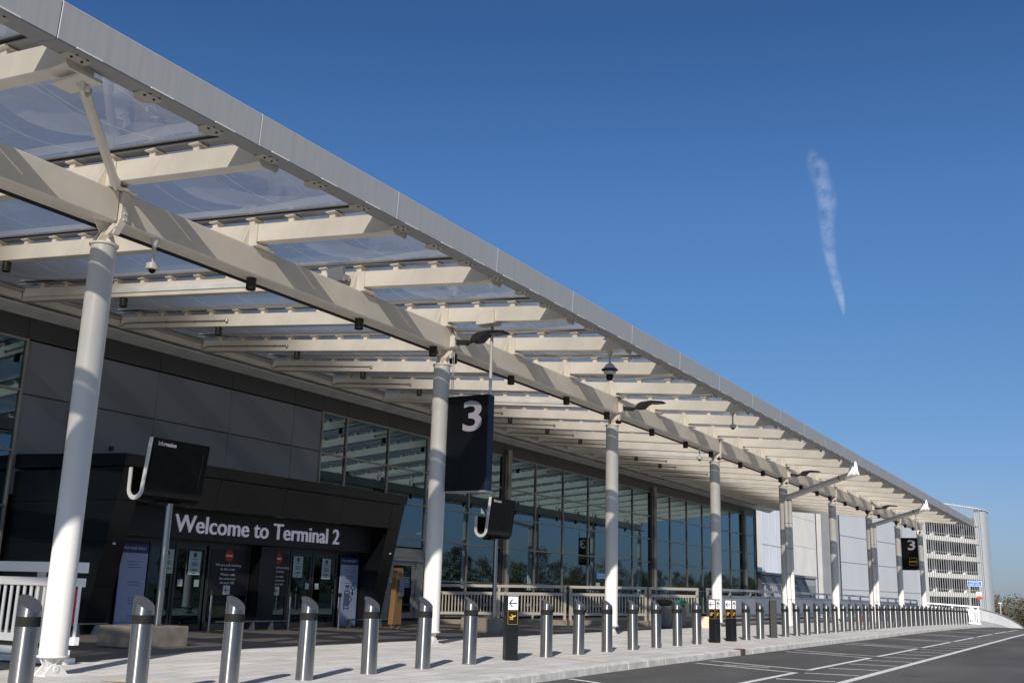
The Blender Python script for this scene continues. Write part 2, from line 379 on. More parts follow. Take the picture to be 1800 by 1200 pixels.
while y < 92:                                            # separate kerb stones
    a, b = y + .0015, y + L - .0015
    za, zb_ = zprof(a) + .003, zprof(b) + .003
    mk.add([(kx(a) - .16, a, za), (kx(a), a, za - .015), (kx(a) + .02, a, za - .30), (kx(a) - .16, a, za - .3), (kx(b) - .16, b, zb_), (kx(b), b, zb_ - .015), (kx(b) + .02, b, zb_ - .30), (kx(b) - .16, b, zb_ - .3)],
           [(0, 1, 2, 3), (7, 6, 5, 4), (0, 4, 5, 1), (1, 5, 6, 2), (2, 6, 7, 3), (3, 7, 4, 0)]); y += L
mk.build('kerb', 'kerb_stone', kind='structure', bevel=.006)
mr_ = MB()
for y in ysf:
    for x in (kx(y) - .05, -4, 2, 8, 14.3): mr_.v.append((x, y, zprof(y) - .125))
for j in range(len(ysf) - 1):
    for i in range(4): a = j * 5 + i; mr_.f.append((a, a + 1, a + 6, a + 5)); mr_.m.append(0)
mr_.build('road', 'asphalt', kind='structure', smooth=60)
mk2 = MB()
for y in frange(-38, 90, 4)[:-1]: mk2.box(14.3, 14.46, y, y + 3.99, zprof(y + 2) - .4, zprof(y + 2) - .02)
mk2.build('kerb_opposite', 'kerb_stone', kind='structure')
# painted lines
def stripe(m, p, q, wd):
    p, q = Vector((*p, 0)), Vector((*q, 0)); n = max(1, int((q - p).length / 2)); a = (q - p).cross(ZP).normalized() * wd / 2
    vs = []
    for i in range(n + 1):
        c = p.lerp(q, i / n); z = zprof(c.y) - .121
        vs += [(c.x - a.x, c.y - a.y, z), (c.x + a.x, c.y + a.y, z)]
    m.add(vs, [(2 * i, 2 * i + 1, 2 * i + 3, 2 * i + 2) for i in range(n)])
ml = MB(); stripe(ml, (-4.03, -10), (-4.15, 75), .15)
per = 6.56; bays = [13.0, 19.44, 25.87, 32.3, 38.9, 45.4, 51.9, 58.4]
for i, b in enumerate(bays):
    stripe(ml, (-5.25, b + .95), (-5.25, (bays[i + 1] if i < 7 else b + 6.4)), .12)
    stripe(ml, (-5.2, b + .0), (-7.45, b + .95), .11); stripe(ml, (-5.2, b + .93), (-7.5, b + 1.95), .11)
    stripe(ml, (-6.0, b + .95), (-6.9, b + 1.0), .10)
y = 8.8
while y < 66: stripe(ml, (-5.11, y), (-4.2, y + .18), .12); y += 1.79
ml.build('road_markings', 'line_white', kind='structure')
mb_ = MB()
for (x0, y0), (x1, y1) in [((-13.1, 19.55), (-7.92, 17.25)), ((-13.2, 28.0), (-7.92, 25.5)), ((-13.1, 10.35), (-9.2, 8.9)), ((-13.1, 37.5), (-7.92, 35)), ((-13.1, 46.8), (-7.92, 44.3))]:
    n = 6; vs = []
    for i in range(n + 1):
        t = i / n; x = x0 + (x1 - x0) * t; yy = y0 + (y1 - y0) * t
        vs += [(x, yy - .2, zg(x, yy - .2) + .004), (x, yy + .2, zg(x, yy + .2) + .004)]
    mb_.add(vs, [(2 * i, 2 * i + 1, 2 * i + 3, 2 * i + 2) for i in range(n)])
mb_.build('paving_strips', 'buff_slab', kind='structure')
# rusty gully inlet in the kerb
g = MB().box(kx(24) - .17, kx(24) + .03, 24.0, 24.32, zprof(24) - .13, zprof(24) + .012)
pm('rust', (.085, .05, .042), .9, var=.3, scale=12)
tag(g.build('gully_inlet', 'rust', bevel=.01), 'rusty brown inlet set into the pale kerb', 'drain inlet')

# ------------------------------------------------------------------ canopy
SP = 3.103; Y0 = 9.95; J0, J1 = -4, 24
def zr(x): return 6.83 + .088 * (-10 - x)          # underside of the rafters
canopy = thing('canopy', 'long cream steel canopy with clear film roof along the terminal front', 'canopy', (-13, Y0, 6.45))
def ry(j): return Y0 + SP * j
# rafter with its clamp rail and seat bracket (built at y = Y0, then copied)
mr = MB(); hw = .11
xi = -24.2
prof = [(xi, zr(xi)), (-10.15, zr(-10.15)), (-9.8, zr(-9.8) + .04), (-9.8, zr(-9.8) + .30), (-10.0, zr(-10) + .33), (xi, zr(xi) + .33)]
mr.prism(prof, (0, Y0 - hw, 0), XP, ZP, (0, 2 * hw, 0))
mr.prism([(-.19, -.02), (-.14, -.07), (.14, -.07), (.19, -.02), (.19, .20), (-.19, .20)], (-9.797, Y0, zr(-9.8)), YP, ZP, (.03, 0, 0))
for xx in [-10.9 - 1.86 * i for i in range(7)]:      # fine site-weld joints
    mr.prism([(0, 0), (.012, 0), (.062, .332), (.05, .332)], (xx, Y0 - hw - .002, zr(xx)), XP, ZP, (0, 2 * hw + .004, 0))
rafter0 = mr.build('rafter', 'steel_cream', canopy, bevel=.018)
mc = MB().mat(0)
xs = [-10.25 - .93 * i for i in range(15)]
for x in xs:
    zz = zr(x) + .33
    mc.mat(0).box(x - .06, x + .06, Y0 - .07, Y0 + .07, zz, zz + .10).box(x - .10, x + .10, Y0 - .13, Y0 + .13, zz + .10, zz + .118)
for dz, wd, k in ((.15, .20, 1), (.19, .30, 2), (.225, .16, 1)):
    mc.mat(k).bar((xi, Y0, zr(xi) + .33 + dz), (-9.9, Y0, zr(-9.9) + .33 + dz), wd, .03)
mc.build('clamp_rail', ['steel_cream', 'alu', 'dark_frame'], rafter0)
mb = MB(); xb0, xb1 = -13.2, -12.78
mb.box(xb0 - .05, xb1 + .08, Y0 - .24, Y0 + .24, 6.952, 6.985)
mb.box(-13.2, -12.83, Y0 - hw - .035, Y0 - hw - .004, 6.99, zr(-13) + .31).box(-13.2, -12.83, Y0 + hw + .004, Y0 + hw + .035, 6.99, zr(-13) + .31)
mb.box(-13.1, -12.9, Y0 - .09, Y0 + .09, 6.99, zr(-12.9) - .004)
for xx in (-13.02,):
    for sg in (-1, 1): mb.prism([(0, 0), (.16, 0), (0, .40)], (xx - .012, Y0 + sg * (hw + .036), 6.99), Vector((0, sg, 0)), ZP, (.024, 0, 0))
mb.build('seat_bracket', 'steel_cream', rafter0, bevel=.006)
rafters = {0: rafter0}
for j in range(J0, J1 + 1):
    if j == 0: continue
    c = copy_tree(rafter0, parent=canopy); c.location = (0, SP * j, 0); rafters[j] = c
# movement-joint channel on a few rafters
for j in (2, 7, 12, 17):
    mj = MB().box(-23.9, -13.3, ry(j) - hw - .03, ry(j) - hw - .003, 0, .11)
    mj.v = [(x, y, z + zr(x) + .10) for x, y, z in mj.v]
    ORG[rafters[j]] = ORG[rafter0] + Vector((0, SP * j, 0)); mj.build('channel', 'flashing', rafters[j])
# conduits on the inner ends
for j in range(3, 18):
    ORG[rafters[j]] = ORG[rafter0] + Vector((0, SP * j, 0))
    if j in (7, 12, 17): continue
    yy = ry(j) - hw - .03; le = -20.3 + (.5 if j % 2 else -.2)
    m = MB().tube([(-23.9, yy, zr(-23.9) + .04), (-23.8, yy, zr(-23.8) + .12), (-23.6, yy, zr(-23.6) + .15), (le, yy, zr(le) + .15)], .014, 8)
    m.lathe([(0, -.02), (.045, -.02), (.045, .05), (0, .05)], (le, yy, zr(le) + .13), 10)
    for q in range(3): xx = -23.2 + q * 1.1; m.box(xx, xx + .04, yy - .02, yy + .025, zr(xx) + .125, zr(xx) + .17)
    m.build('conduit', 'alu', rafters[j])
# film cushions
def cushion():
    m = MB(); ya, yb = Y0 + .12, Y0 + SP - .12; nx, ny = 26, 10; xa, xb = -23.9, -9.95
    for sgn, amp in ((1, .42), (-1, .34)):
        vs = []
        for i in range(nx + 1):
            for k in range(ny + 1):
                u, v = i / nx, k / ny; x = xa + (xb - xa) * u; yy = ya + (yb - ya) * v
                e = (1 - (2 * v - 1) ** 2) * min(1, 6 * u, 6 * (1 - u)) ** .6
                vs.append((x, yy, zr(x) + .33 + .19 + sgn * amp * e))
        m.add(vs, [(i * (ny + 1) + k, (i + 1) * (ny + 1) + k, (i + 1) * (ny + 1) + k + 1, i * (ny + 1) + k + 1) for i in range(nx) for k in range(ny)])
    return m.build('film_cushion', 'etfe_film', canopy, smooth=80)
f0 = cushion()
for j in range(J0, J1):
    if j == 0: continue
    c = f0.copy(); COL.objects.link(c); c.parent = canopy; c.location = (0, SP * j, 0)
# long main beam, cable tray, inner gutter beam
ya, yb = ry(J0) - .4, ry(J1) + .45
for k in range(J0 // 3 - 1, 8):
    a = max(ya, Y0 + 3 * SP * k + .003); b = min(yb, Y0 + 3 * SP * (k + 1) - .003)
    if b > a: MB().box(-13.2, -12.8, a, b, 6.45, 6.95).build('main_beam', 'steel_cream', canopy, bevel=.02)
MB().box(-13.27, -13.203, ya, yb, 6.425, 6.47).build('cable_tray', 'black_matt', canopy)
mg = MB()
for j in range(J0, J1):
    a, b = ry(j) + .14, ry(j + 1) - .14
    mg.box(-24.3, -23.95, a, b, zr(-24.1) + .02, zr(-24.1) + .22)
    mg.mat(1).prism([(-23.93, zr(-24) + .23), (-23.90, zr(-24) + .26), (-23.90, zr(-24) + .38), (-24.25, zr(-24) + .40)], (0, a, 0), XP, ZP, (0, b - a, 0)); mg.mat(0)
mg.build('gutter_beam', ['steel_cream', 'alu'], canopy, bevel=.012)
mf = MB()
for j in range(J0, J1):
    a, b = ry(j) + .004 - .4, ry(j + 1) - .004 - .4
    mf.prism([(-23.98, 7.98), (-24.36, 7.80), (-24.36, 7.83), (-23.98, 8.01)], (0, a, 0), XP, ZP, (0, b - a, 0))
mf.build('soffit_flashing', 'flashing', canopy)
# fascia, one panel per bay, with bolted fixing plates
XF = -9.45
def fascia_panel():
    m = MB(); a, b = Y0 + .004, Y0 + SP - .004
    m.prism([(XF - .015, 6.81), (XF, 6.83), (XF + .02, 7.27), (XF - .01, 7.29), (XF - .42, 7.29), (XF - .42, 7.22), (XF - .06, 7.2), (XF - .06, 6.875), (XF - .36, 6.895), (XF - .36, 6.865)], (0, a, 0), XP, ZP, (0, b - a, 0))
    o = m.build('fascia_panel', 'fascia_grey', canopy, bevel=.006)
    for q in range(3):
        yy = Y0 + .42 + q * SP / 3; mm = MB()
        mm.prism([(-.16, -.02), (.16, -.02), (.16, .30), (.06, .40), (-.06, .40), (-.16, .30)], (XF - .02, yy, 6.846), YP, Vector((-1, 0, 0)), (0, 0, -.012))
        mm.mat(1)
        for du in (-.07, .07):
            for dv in (.10, .2): mm.cyl((XF - .02 - dv, yy + du, 6.834), (XF - .02 - dv, yy + du, 6.820), .016, n=8)
        mm.mat(2).box(XF + .002, XF + .014, yy - .17, yy + .17, 6.822, 6.836)
        mm.build('fixing_plate', ['soffit_grey', 'black_matt', 'steel_white'], o)
    return o
fp0 = fascia_panel(); fp0.location.y -= .55
for j in range(J0, J1 + 1):
    if j: c = copy_tree(fp0, parent=canopy); c.location = (0, SP * j - .55, 0)
MB().prism([(XF - .38, 7.292), (XF - .38, 7.33), (XF - .62, 7.44), (XF - .62, 7.395)], (0, ya, 0), XP, ZP, (0, yb - ya, 0)).build('edge_light_seal', 'fascia_grey', canopy)  # strip added over the edge gap to keep sun off the rafter ends
MB().box(XF - .42, XF - .06, ry(J1) + SP - .55 - 2.4, ry(J1) + .9, 7.0, 7.2).build('end_plate', 'fascia_grey', canopy)
# diagonal strut above the nearest column
ms = MB(); p, q = Vector((-9.98, ry(-1) + .22, 6.72)), Vector((-12.72, Y0 - .18, 7.0)); d = (q - p).normalized()
ms.cyl(p + d * .30, q - d * .25, .065, n=14).cyl(p + d * .12, p + d * .32, .085, .066, n=14).cyl(q - d * .28, q - d * .08, .066, .085, n=14)
for c in (p, q): ms.bar(c - d * .12, c + d * .14, .05, .17); ms.cyl(c - Vector((-d.y, d.x, 0)).normalized() * .07, c + Vector((-d.y, d.x, 0)).normalized() * .07, .05, n=12)
ms.box(-10.3, -9.75, ry(-1) + .02, ry(-1) + .30, 6.74, 6.78)
ms.build('strut', 'steel_cream', canopy, bevel=.004)

# ------------------------------------------------------------------ columns
def column(k):
    yc = Y0 - .03 + 9.31 * k; xc = -13.0; b = zg(xc, yc)
    who = 'nearest the camera, beside the end of the white barrier' if k == 0 else 'standing right beside the hanging number sign' if k == 1 else 'with twin drainpipes beside it, nearer of two such' if k == 4 else 'with twin drainpipes beside it, farther of two such' if k == 6 else ordw(k + 1) + ' along the canopy from the camera end'
    t = thing('canopy_column', 'round white steel column ' + who, 'column', (xc, yc, b), 'white columns carrying the canopy')
    top = 6.08
    MB().cyl((xc, yc, b + .27), (xc, yc, top), .188, n=40).build('shaft', 'steel_white', t)
    m = MB().cyl((xc, yc, b + .245), (xc, yc, b + .27), .215, n=32)
    m.cyl((xc, yc, b + .23), (xc, yc, b + .245), .19, n=24)
    for s in (-1, 1):                                       # hanging V fins and pin
        m.prism([(-.17, .235), (.17, .235), (.055, .05), (-.055, .05)], (xc + s * .05 - .012, yc, b), YP, ZP, (.024, 0, 0))
    m.prism([(-.17, .235), (.17, .235), (.03, .10), (-.03, .10)], (xc, yc - .012, b), XP, ZP, (0, .024, 0))
    m.cyl((xc - .11, yc, b + .09), (xc + .11, yc, b + .09), .05, n=16)
    for s in (-1, 1): m.prism([(-.20, .018), (.20, .018), (.075, .15), (-.075, .15)], (xc + s * .09 - .012, yc, b), YP, ZP, (.024, 0, 0))
    m.box(xc - .17, xc + .17, yc - .22, yc + .22, b + .002, b + .02)
    m.build('pin_base', 'steel_white', t, bevel=.004)
    m = MB().cyl((xc, yc, top), (xc, yc, top + .03), .215, n=32)
    for s in (-1, 1): m.prism([(-.18, .03), (.18, .03), (.07, .26), (-.07, .26)], (xc + s * .05 - .012, yc, top), YP, ZP, (.024, 0, 0))
    m.prism([(-.18, .03), (.18, .03), (.03, .17), (-.03, .17)], (xc, yc - .012, top), XP, ZP, (0, .024, 0))
    m.cyl((xc - .11, yc, top + .20), (xc + .11, yc, top + .20), .065, n=16)
    m.prism([(-.07, .14), (.07, .14), (.24, .368), (-.24, .368)], (xc - .015, yc, top), YP, ZP, (.03, 0, 0))
    m.prism([(-.06, .16), (.05, .16), (.17, .42), (.17, .86), (.04, .86), (.04, .45)], (xc + .215, yc, top), YP, ZP, (.035, 0, 0))
    m.bar((xc + .08, yc, top + .2), (xc + .232, yc, top + .3), .10, .09)
    for q in (.42, .52, .62): m.cyl((xc + .25, yc + .10, top + q), (xc + .275, yc + .10, top + q), .018, n=8)
    m.build('pin_head', 'steel_cream', t, bevel=.004)
    if k in (1, 3, 5):
        MB().lathe([(.1895, 0), (.1905, .005), (.1905, .30), (.1895, .305)], (xc, yc, 5.05), 32).build('joint_sleeve', 'steel_white', t)
    return t
for k in range(9): column(k)

# ------------------------------------------------------------------ bollards, sign posts
XB = -9.3
def slant(x, r): return -.16 * (x + r) / (2 * r)           # cut rises to -x
def bollard_proto():
    t = thing('bollard', 'x', 'bollard', (XB, 10.93, zg(XB, 10.93)), 'steel bollards along the kerb', local=True)
    r = .113; n = 28
    ring = [(r * math.cos(2 * math.pi * i / n), r * math.sin(2 * math.pi * i / n)) for i in range(n)]
    def wall(zl, zh, rr, nm, mt, topf=False, bot=False):
        m = MB(); k = rr / r
        vs = [(x * k, y * k, zl) for x, y in ring] + [(x * k, y * k, zh(x) if callable(zh) else zh) for x, y in ring]
        m.add(vs, [(i, (i + 1) % n, n + (i + 1) % n, n + i) for i in range(n)])
        if topf: m.mat(1).add([vs[n + i] for i in range(n)], [tuple(range(n))]); 
        return m.build(nm, mt, t, smooth=40)
    wall(0, .748, r, 'post', 'stainless')
    mm = MB(); mm.lathe([(r - .004, .745), (r + .002, .748), (r + .002, .840), (r - .004, .843)], n=28); mm.build('band', 'black_band', t)
    wall(.840, lambda x: 1.05 + slant(x, r), r, 'cap', ['stainless', 'stainless_top'], True)
    MB().lathe([(r + .006, 0), (r + .006, .006), (r, .007)], n=28).build('base_ring', 'stainless_top', t)
    return t
b0 = bollard_proto()
TOT = {4: 1, 12: 2, 13: 3, 16: 4}
def blabel(i):
    # i counts slots from the first one in front of the column
    if i < 4: return 'steel bollard with black band, %s from the left end of the row' % ordw(i + 4)
    if i < 12: return 'steel bollard with black band, %s to the right of the single black arrow post' % ordw(i - 4)
    if i < 16: return 'steel bollard between the double arrow posts and plain dark post, %s of two' % ('left' if i == 14 else 'right')
    return 'steel bollard with black band, %s beyond the plain dark post' % ordw(i - 16)
first = True
for i in range(-3, 51):
    if i in TOT: continue
    y = {-3: 6.77, -2: 8.18, -1: 9.55, 0: 10.90}.get(i, 10.93 + 1.327 * i); loc = (XB, y, zg(XB, y))
    if first: b0.location = loc; b0['label'] = blabel(i); first = False
    else:
        c = copy_tree(b0, loc, blabel(i)); c.rotation_euler = (R(random.uniform(-.6, .6)), R(random.uniform(-.6, .6)), R(random.uniform(-7, 7)))
def arrow(m, o, u, v, s, ang):
    c, sn = math.cos(ang), math.sin(ang); uu = Vector(u) * c + Vector(v) * sn; vv = Vector(v) * c - Vector(u) * sn; d = Vector(u).cross(Vector(v)) * .003
    m.prism([(-.45 * s, -.07 * s), (.30 * s, -.07 * s), (.30 * s, .07 * s), (-.45 * s, .07 * s)], o, uu, vv, d)
    for sg in (-1, 1):
        m.prism([(-.02 * s, sg * .42 * s), (.15 * s, sg * .42 * s), (.50 * s, 0), (.33 * s, 0)], Vector(o) + d * .02, uu, vv, d)
def plane_icon(m, o, u, v, s):
    d = Vector(u).cross(Vector(v)) * .003; c, sn = math.cos(.38), math.sin(.38)
    uu = Vector(u) * c + Vector(v) * sn; vv = Vector(v) * c - Vector(u) * sn
    m.prism([(-.46 * s, -.05 * s), (-.40 * s, -.10 * s), (.38 * s, -.09 * s), (.50 * s, -.02 * s), (.38 * s, .06 * s), (-.30 * s, .04 * s), (-.42 * s, .16 * s), (-.50 * s, .15 * s)], o, uu, vv, d)
    m.prism([(.0, 0), (.18 * s, 0), (-.06 * s, .34 * s), (-.16 * s, .34 * s)], Vector(o) + d * .02, uu, vv, d)
    m.prism([(.0, 0), (.14 * s, 0), (-.12 * s, -.22 * s), (-.22 * s, -.22 * s)], Vector(o) + d * .03, uu, vv, d)
    m.prism([(-.42 * s, -.42 * s), (.06 * s, -.42 * s), (.06 * s, -.31 * s), (-.42 * s, -.31 * s)], o, u, v, d)
def sign_post(i, label, rz, faces):
    y = 10.93 + 1.327 * i; hs = .108; H = 1.09
    t = thing('sign_post', label, 'sign post', (XB, y, zg(XB, y)), None, rz, True)
    MB().box(-hs, hs, -hs, hs, 0, H - .012).build('post', 'black_panel', t, bevel=.008)
    MB().box(-hs - .003, hs + .003, -hs - .003, hs + .003, H - .011, H + .004).build('cap', 'alu', t, bevel=.003)
    for fi, ang in faces:
        u, nrm = (XP, -YP) if fi == 0 else (YP, XP)
        c = nrm * (hs + .001)
        m = MB().prism([(-.088, .845), (.088, .845), (.088, 1.065), (-.088, 1.065)], c, u, ZP, nrm * .004)
        m.mat(1); arrow(m, c + nrm * .0045 + ZP * .955, u, ZP, .16, ang)
        m.build('arrow_panel', ['sign_white', 'ink'], t)
        m = MB()
        for a, b in (((-.088, .60), (.088, .603)), ((-.088, .827), (.088, .83)), ((-.088, .60), (-.085, .83)), ((.085, .60), (.088, .83))):
            m.prism([(a[0], a[1]), (b[0], a[1]), (b[0], b[1]), (a[0], b[1])], c, u, ZP, nrm * .003)
        plane_icon(m, c + nrm * .001 + ZP * .73, u, ZP, .125)
        m.build('departure_symbol', 'yellow', t)
    return t
sign_post(4, 'black square post with one left arrow panel and yellow aircraft symbol', R(45), [(0, math.pi)])
sign_post(12, 'black post with two arrow panels, left of the close pair', R(-15), [(0, math.pi), (1, math.pi / 2)])
sign_post(13, 'black post with two arrow panels, right of the close pair', R(-15), [(0, math.pi), (1, math.pi / 2)])
y = 10.93 + 1.327 * 16
t = thing('sign_post', 'plain dark square post without any sign in the bollard row', 'post', (XB, y, zg(XB, y)), None, R(-62), True)
MB().box(-.10, .10, -.10, .10, 0, 1.06).build('post', 'black_matt', t, bevel=.008)
MB().prism([(-.10, 1.062), (.10, 1.062), (.10, 1.10)], (0, -.10, 0), XP, ZP, (0, .2, 0)).build('cap', 'black_matt', t)

# ------------------------------------------------------------------ hanging number signs
def hang_sign(y, x0, label, icon):
    t = thing('hanging_sign', label, 'sign', ((x0 + .55), y + .14, 3.25))
    x1 = x0 + 1.09
    MB().box(x0, x1, y + .012, y + .27, 3.25, 5.36).build('cabinet', ['navy_gloss'], t, bevel=.01)
    MB().box(x0, x1 - .012, y, y + .012, 3.252, 5.358).build('front_panel', 'black_gloss', t, bevel=.003)
    MB().box(x0 - .004, x1 + .004, y - .004, y + .28, 3.225, 3.249).build('bottom_trim', 'alu', t)
    MB().text('3', (x0 + .46, y - .012, 4.57), XP, ZP, .68, .49, .012, 'L', .018).build('numeral', 'numeral_grey', t)
    if icon:
        m = MB()
        for a, b in (((.5, 3.55), (1.0, 3.58)), ((.5, 4.02), (1.0, 4.05)), ((.5, 3.55), (.53, 4.05)), ((.97, 3.55), (1.0, 4.05)), ((.54, 3.74), (.96, 3.84))):
            m.box(x0 + a[0], x0 + b[0], y - .008, y - .001, a[1], b[1])
        m.build('symbol', 'yellow', t)
    m = MB().cyl((x0 + 1.1 - .03, y + .10, 5.36), (x0 + 1.1 - .03, y + .10, zr(-11.75) - .06), .036, n=14)
    m.build('pole', 'steel_white', t)
    MB().box(x0 + .80, x0 + 1.26, y - .17, y + .19, zr(-11.8) - .07, zr(-11.8) + .26).build('hanger_box', 'steel_cream', t, bevel=.01)
    m = MB()
    for dx in (.08, .12): m.cyl((x0 + dx, y + .05, 5.36), (x0 + dx, y + .05, 6.5), .008, n=8)
    m.build('rods', 'alu', t)
hang_sign(19.26, -12.85, 'tall black hanging sign with white number 3 beside the second column', False)
hang_sign(75.1, -12.85, 'distant black hanging sign with white 3 and a yellow symbol', True)

# ------------------------------------------------------------------ information displays and their bases
def info(px, py, yJ, dz, label, blabel_):
    t = thing('information_display', label, 'display', (px, py, .33 + dz), None)
    xt = px + .22
    # J profile in x-z (u = x - xt, v = z)
    outer = [(-.02, 3.83), (.03, 3.83), (-.09, 2.92)]
    arc = lambda cx, cz, r, a0, a1, n: [(cx + r * math.cos(a0 + (a1 - a0) * i / n), cz + r * math.sin(a0 + (a1 - a0) * i / n)) for i in range(n + 1)]
    o = [(.03, 3.83)] + arc(-.31, 2.87, .225, 0.1, -math.pi, 14) + [(-.535, 3.27)]
    i_ = [(-.45, 3.27)] + arc(-.31, 2.87, .140, -math.pi, 0.1, 14) + [(-.055, 3.83)]
    prof = [(a, b + dz) for a, b in o + i_]
    MB().prism(prof, (xt, yJ, 0), XP, ZP, (0, 1.46, 0)).build('housing', 'black_gloss', t)
    cap = MB().prism(prof, (xt, yJ - .022, 0), XP, ZP, (0, .02, 0))
    cap.build('edge_trim', 'sign_white', t)
    # screen lies on the outer face
    n = Vector((.128, 0, -.0)).normalized(); u = YP; v = Vector((.116, 0, .95)).normalized(); nn = u.cross(v)
    o_ = Vector((xt - .078, yJ, 2.94 + dz)) + nn * .004
    MB().prism([(.05, .02), (1.28, .02), (1.28, .70), (.05, .70)], o_, u, v, nn * .006).build('screen', 'black_gloss', t)
    MB().prism([(1.31, .02), (1.325, .02), (1.325, .70), (1.31, .70)], o_, u, v, nn * .004).build('screen_edge', 'black_matt', t)
    MB().text('Information', o_ + u * .14 + v * .76 + nn * .001, u, v, .085, .44, .004).build('heading', 'letter_white', t)
    MB().box(px - .28, px + .02, py - .3, py + .3, 2.60 + dz, 2.66 + dz).build('mount', 'black_panel', t, bevel=.01)
    MB().cyl((px, py, .33 + dz), (px, py, 2.63 + dz), .068, n=20).build('pole', 'stainless', t)
    zb0 = zg(px, py) - .01
    m = MB().box(px - .62, px + .42, py - .85, py + .42, zb0, .33 + dz)
    tag(m.build('concrete_base', 'concrete', bevel=.02), blabel_, 'base block', 'concrete base blocks under the displays')
info(-16.09, 14.5, 13.72, 0, 'black curved information screen with white edge, nearer and larger of two', 'tan concrete block under the nearer information screen')
info(-16.32, 27.45, 26.72, .03, 'black curved information screen with white edge, right of the hanging sign', 'concrete block under the farther information screen by the railing')

# ------------------------------------------------------------------ terminal building
XW = -24.4
bld = thing('terminal_building', 'long terminal front of grey cladding and tall tinted glass behind the canopy', 'building', (XW, 50, 0))
ML = [28.6, 30.0, 32.6, 35.3, 38.6] + [41.7 + 2.95 * k for k in range(14)]
MC = [16.65, 18.15, 21.1, 24.1, 27.1, 28.6]
MLEFT = [7.6, 10.6, 13.6, 16.65]
ROWS = [.05, 1.46, 3.04, 4.39, 5.74, 7.2]
def panes(ms, rows, skip=()):
    for a, b in zip(ms, ms[1:]):
        for i, (c, d) in enumerate(zip(rows, rows[1:])):
            if (round(a, 1), i) in skip: continue
            MB().box(XW - .03, XW - .012, a + .03, b - .03, c + .03, d - .03).build('pane', 'pane_glass', bld)
panes(ML, ROWS, skip={(32.6, 0), (32.6, 1)})
panes(MLEFT, [.05, 1.5, 2.9, 4.3, 5.87, 7.2])
MB().box(XW - .03, XW - .012, 32.63, 35.27, 2.72, 3.01).build('pane', 'pane_glass', bld)
for x in ML + MLEFT:
    MB().box(XW - .10, XW + .05, x - .032, x + .032, 0, 7.24).build('mullion', 'mullion', bld, bevel=.004)
for ms, rows in ((ML, ROWS), (MLEFT, [.05, 1.5, 2.9, 4.3, 5.87, 7.2])):
    for z in rows:
        for a, b in ((ms[0], ms[len(ms) // 2]), (ms[len(ms) // 2], ms[-1])):
            if ms is ML and z == 1.46:
                if a < 30: MB().box(XW - .08, XW + .035, 35.34, b, z - .032, z + .032).build('transom', 'mullion', bld)
                else: MB().box(XW - .08, XW + .035, a, b, z - .032, z + .032).build('transom', 'mullion', bld)
            elif ms is ML and z == .05 and a < 30: MB().box(XW - .08, XW + .035, 35.34, b, z - .032, z + .032).build('transom', 'mullion', bld)
            else: MB().box(XW - .08, XW + .035, a, b, z - .032, z + .032).build('transom', 'mullion', bld)
for a, b in zip(MC, MC[1:]):
    MB().box(XW - .06, XW, a + .012, b - .012, 3.2, 5.775).build('cladding_panel', 'clad_grey', bld, bevel=.006)
    MB().box(XW - .06, XW, a + .012, b - .012, 5.80, 7.2).build('cladding_panel', 'clad_grey', bld, bevel=.006)
    MB().box(XW - .03, XW + .012, a - .022, a + .022, 3.2, 7.2).build('cover_strip', 'clad_grey', bld)
allb = MLEFT[:-1] + MC[:-1] + ML
for a, b in zip(allb, allb[1:]):
    MB().box(XW - .07, XW - .004, a + .008, b - .008, 7.245, 7.84).build('spandrel_panel', 'spandrel', bld, bevel=.004)
MB().box(XW - .5, XW - .08, 7, 80.7, 7.25, 7.9).build('eaves_box', 'black_matt', bld)
for y in (41.7, 59.4, 77.1):                              # pairs of slim steel posts in front of the glass
    m = MB().cyl((XW + .16, y + .1, 0), (XW + .16, y + .1, 7.5), .12, n=20)
    m.build('facade_post', 'mullion', bld)
    MB().box(XW - .16, XW + .06, y - .36, y - .12, 0, 7.24).build('facade_pier', 'dark_frame', bld)
MB().box(-42, XW - .15, 7, 80.7, -.14, -.02).build('floor_slab', 'interior', bld)
MB().box(-42, XW - .5, 7, 80.7, 7.6, 7.9).build('ceiling', 'interior', bld)
MB().box(-42.2, -42, 7, 80.7, -.1, 7.9).build('back_wall', 'interior', bld)
MB().box(-42.2, XW - .08, 80.72, 80.9, -.3, 8.0).build('end_wall', 'dark_frame', bld)
MB().box(-42.2, XW - .08, 6.8, 7, -.3, 8.0).build('end_wall', 'dark_frame', bld)
MB().box(-42.3, XW - .1, 6.8, 80.9, 8.0, 8.8).build('roof', 'spandrel', bld)
MB().box(XW - .3, XW - .1, 16.65, 28.6, -.1, 7.2).build('backing_wall', 'black_matt', bld)
for y in (31.2, 36.9, 42.6, 50.5, 56.2, 64, 71):
    MB().cyl((XW - 2.3, y, -.02), (XW - 2.3, y, 7.6), .38, n=18).build('interior_column', 'interior_light', bld)
for y in (34, 46, 58, 70): MB().box(-30, -29.6, y, y + 6, 0, 3.1).build('interior_partition', 'interior_light', bld)
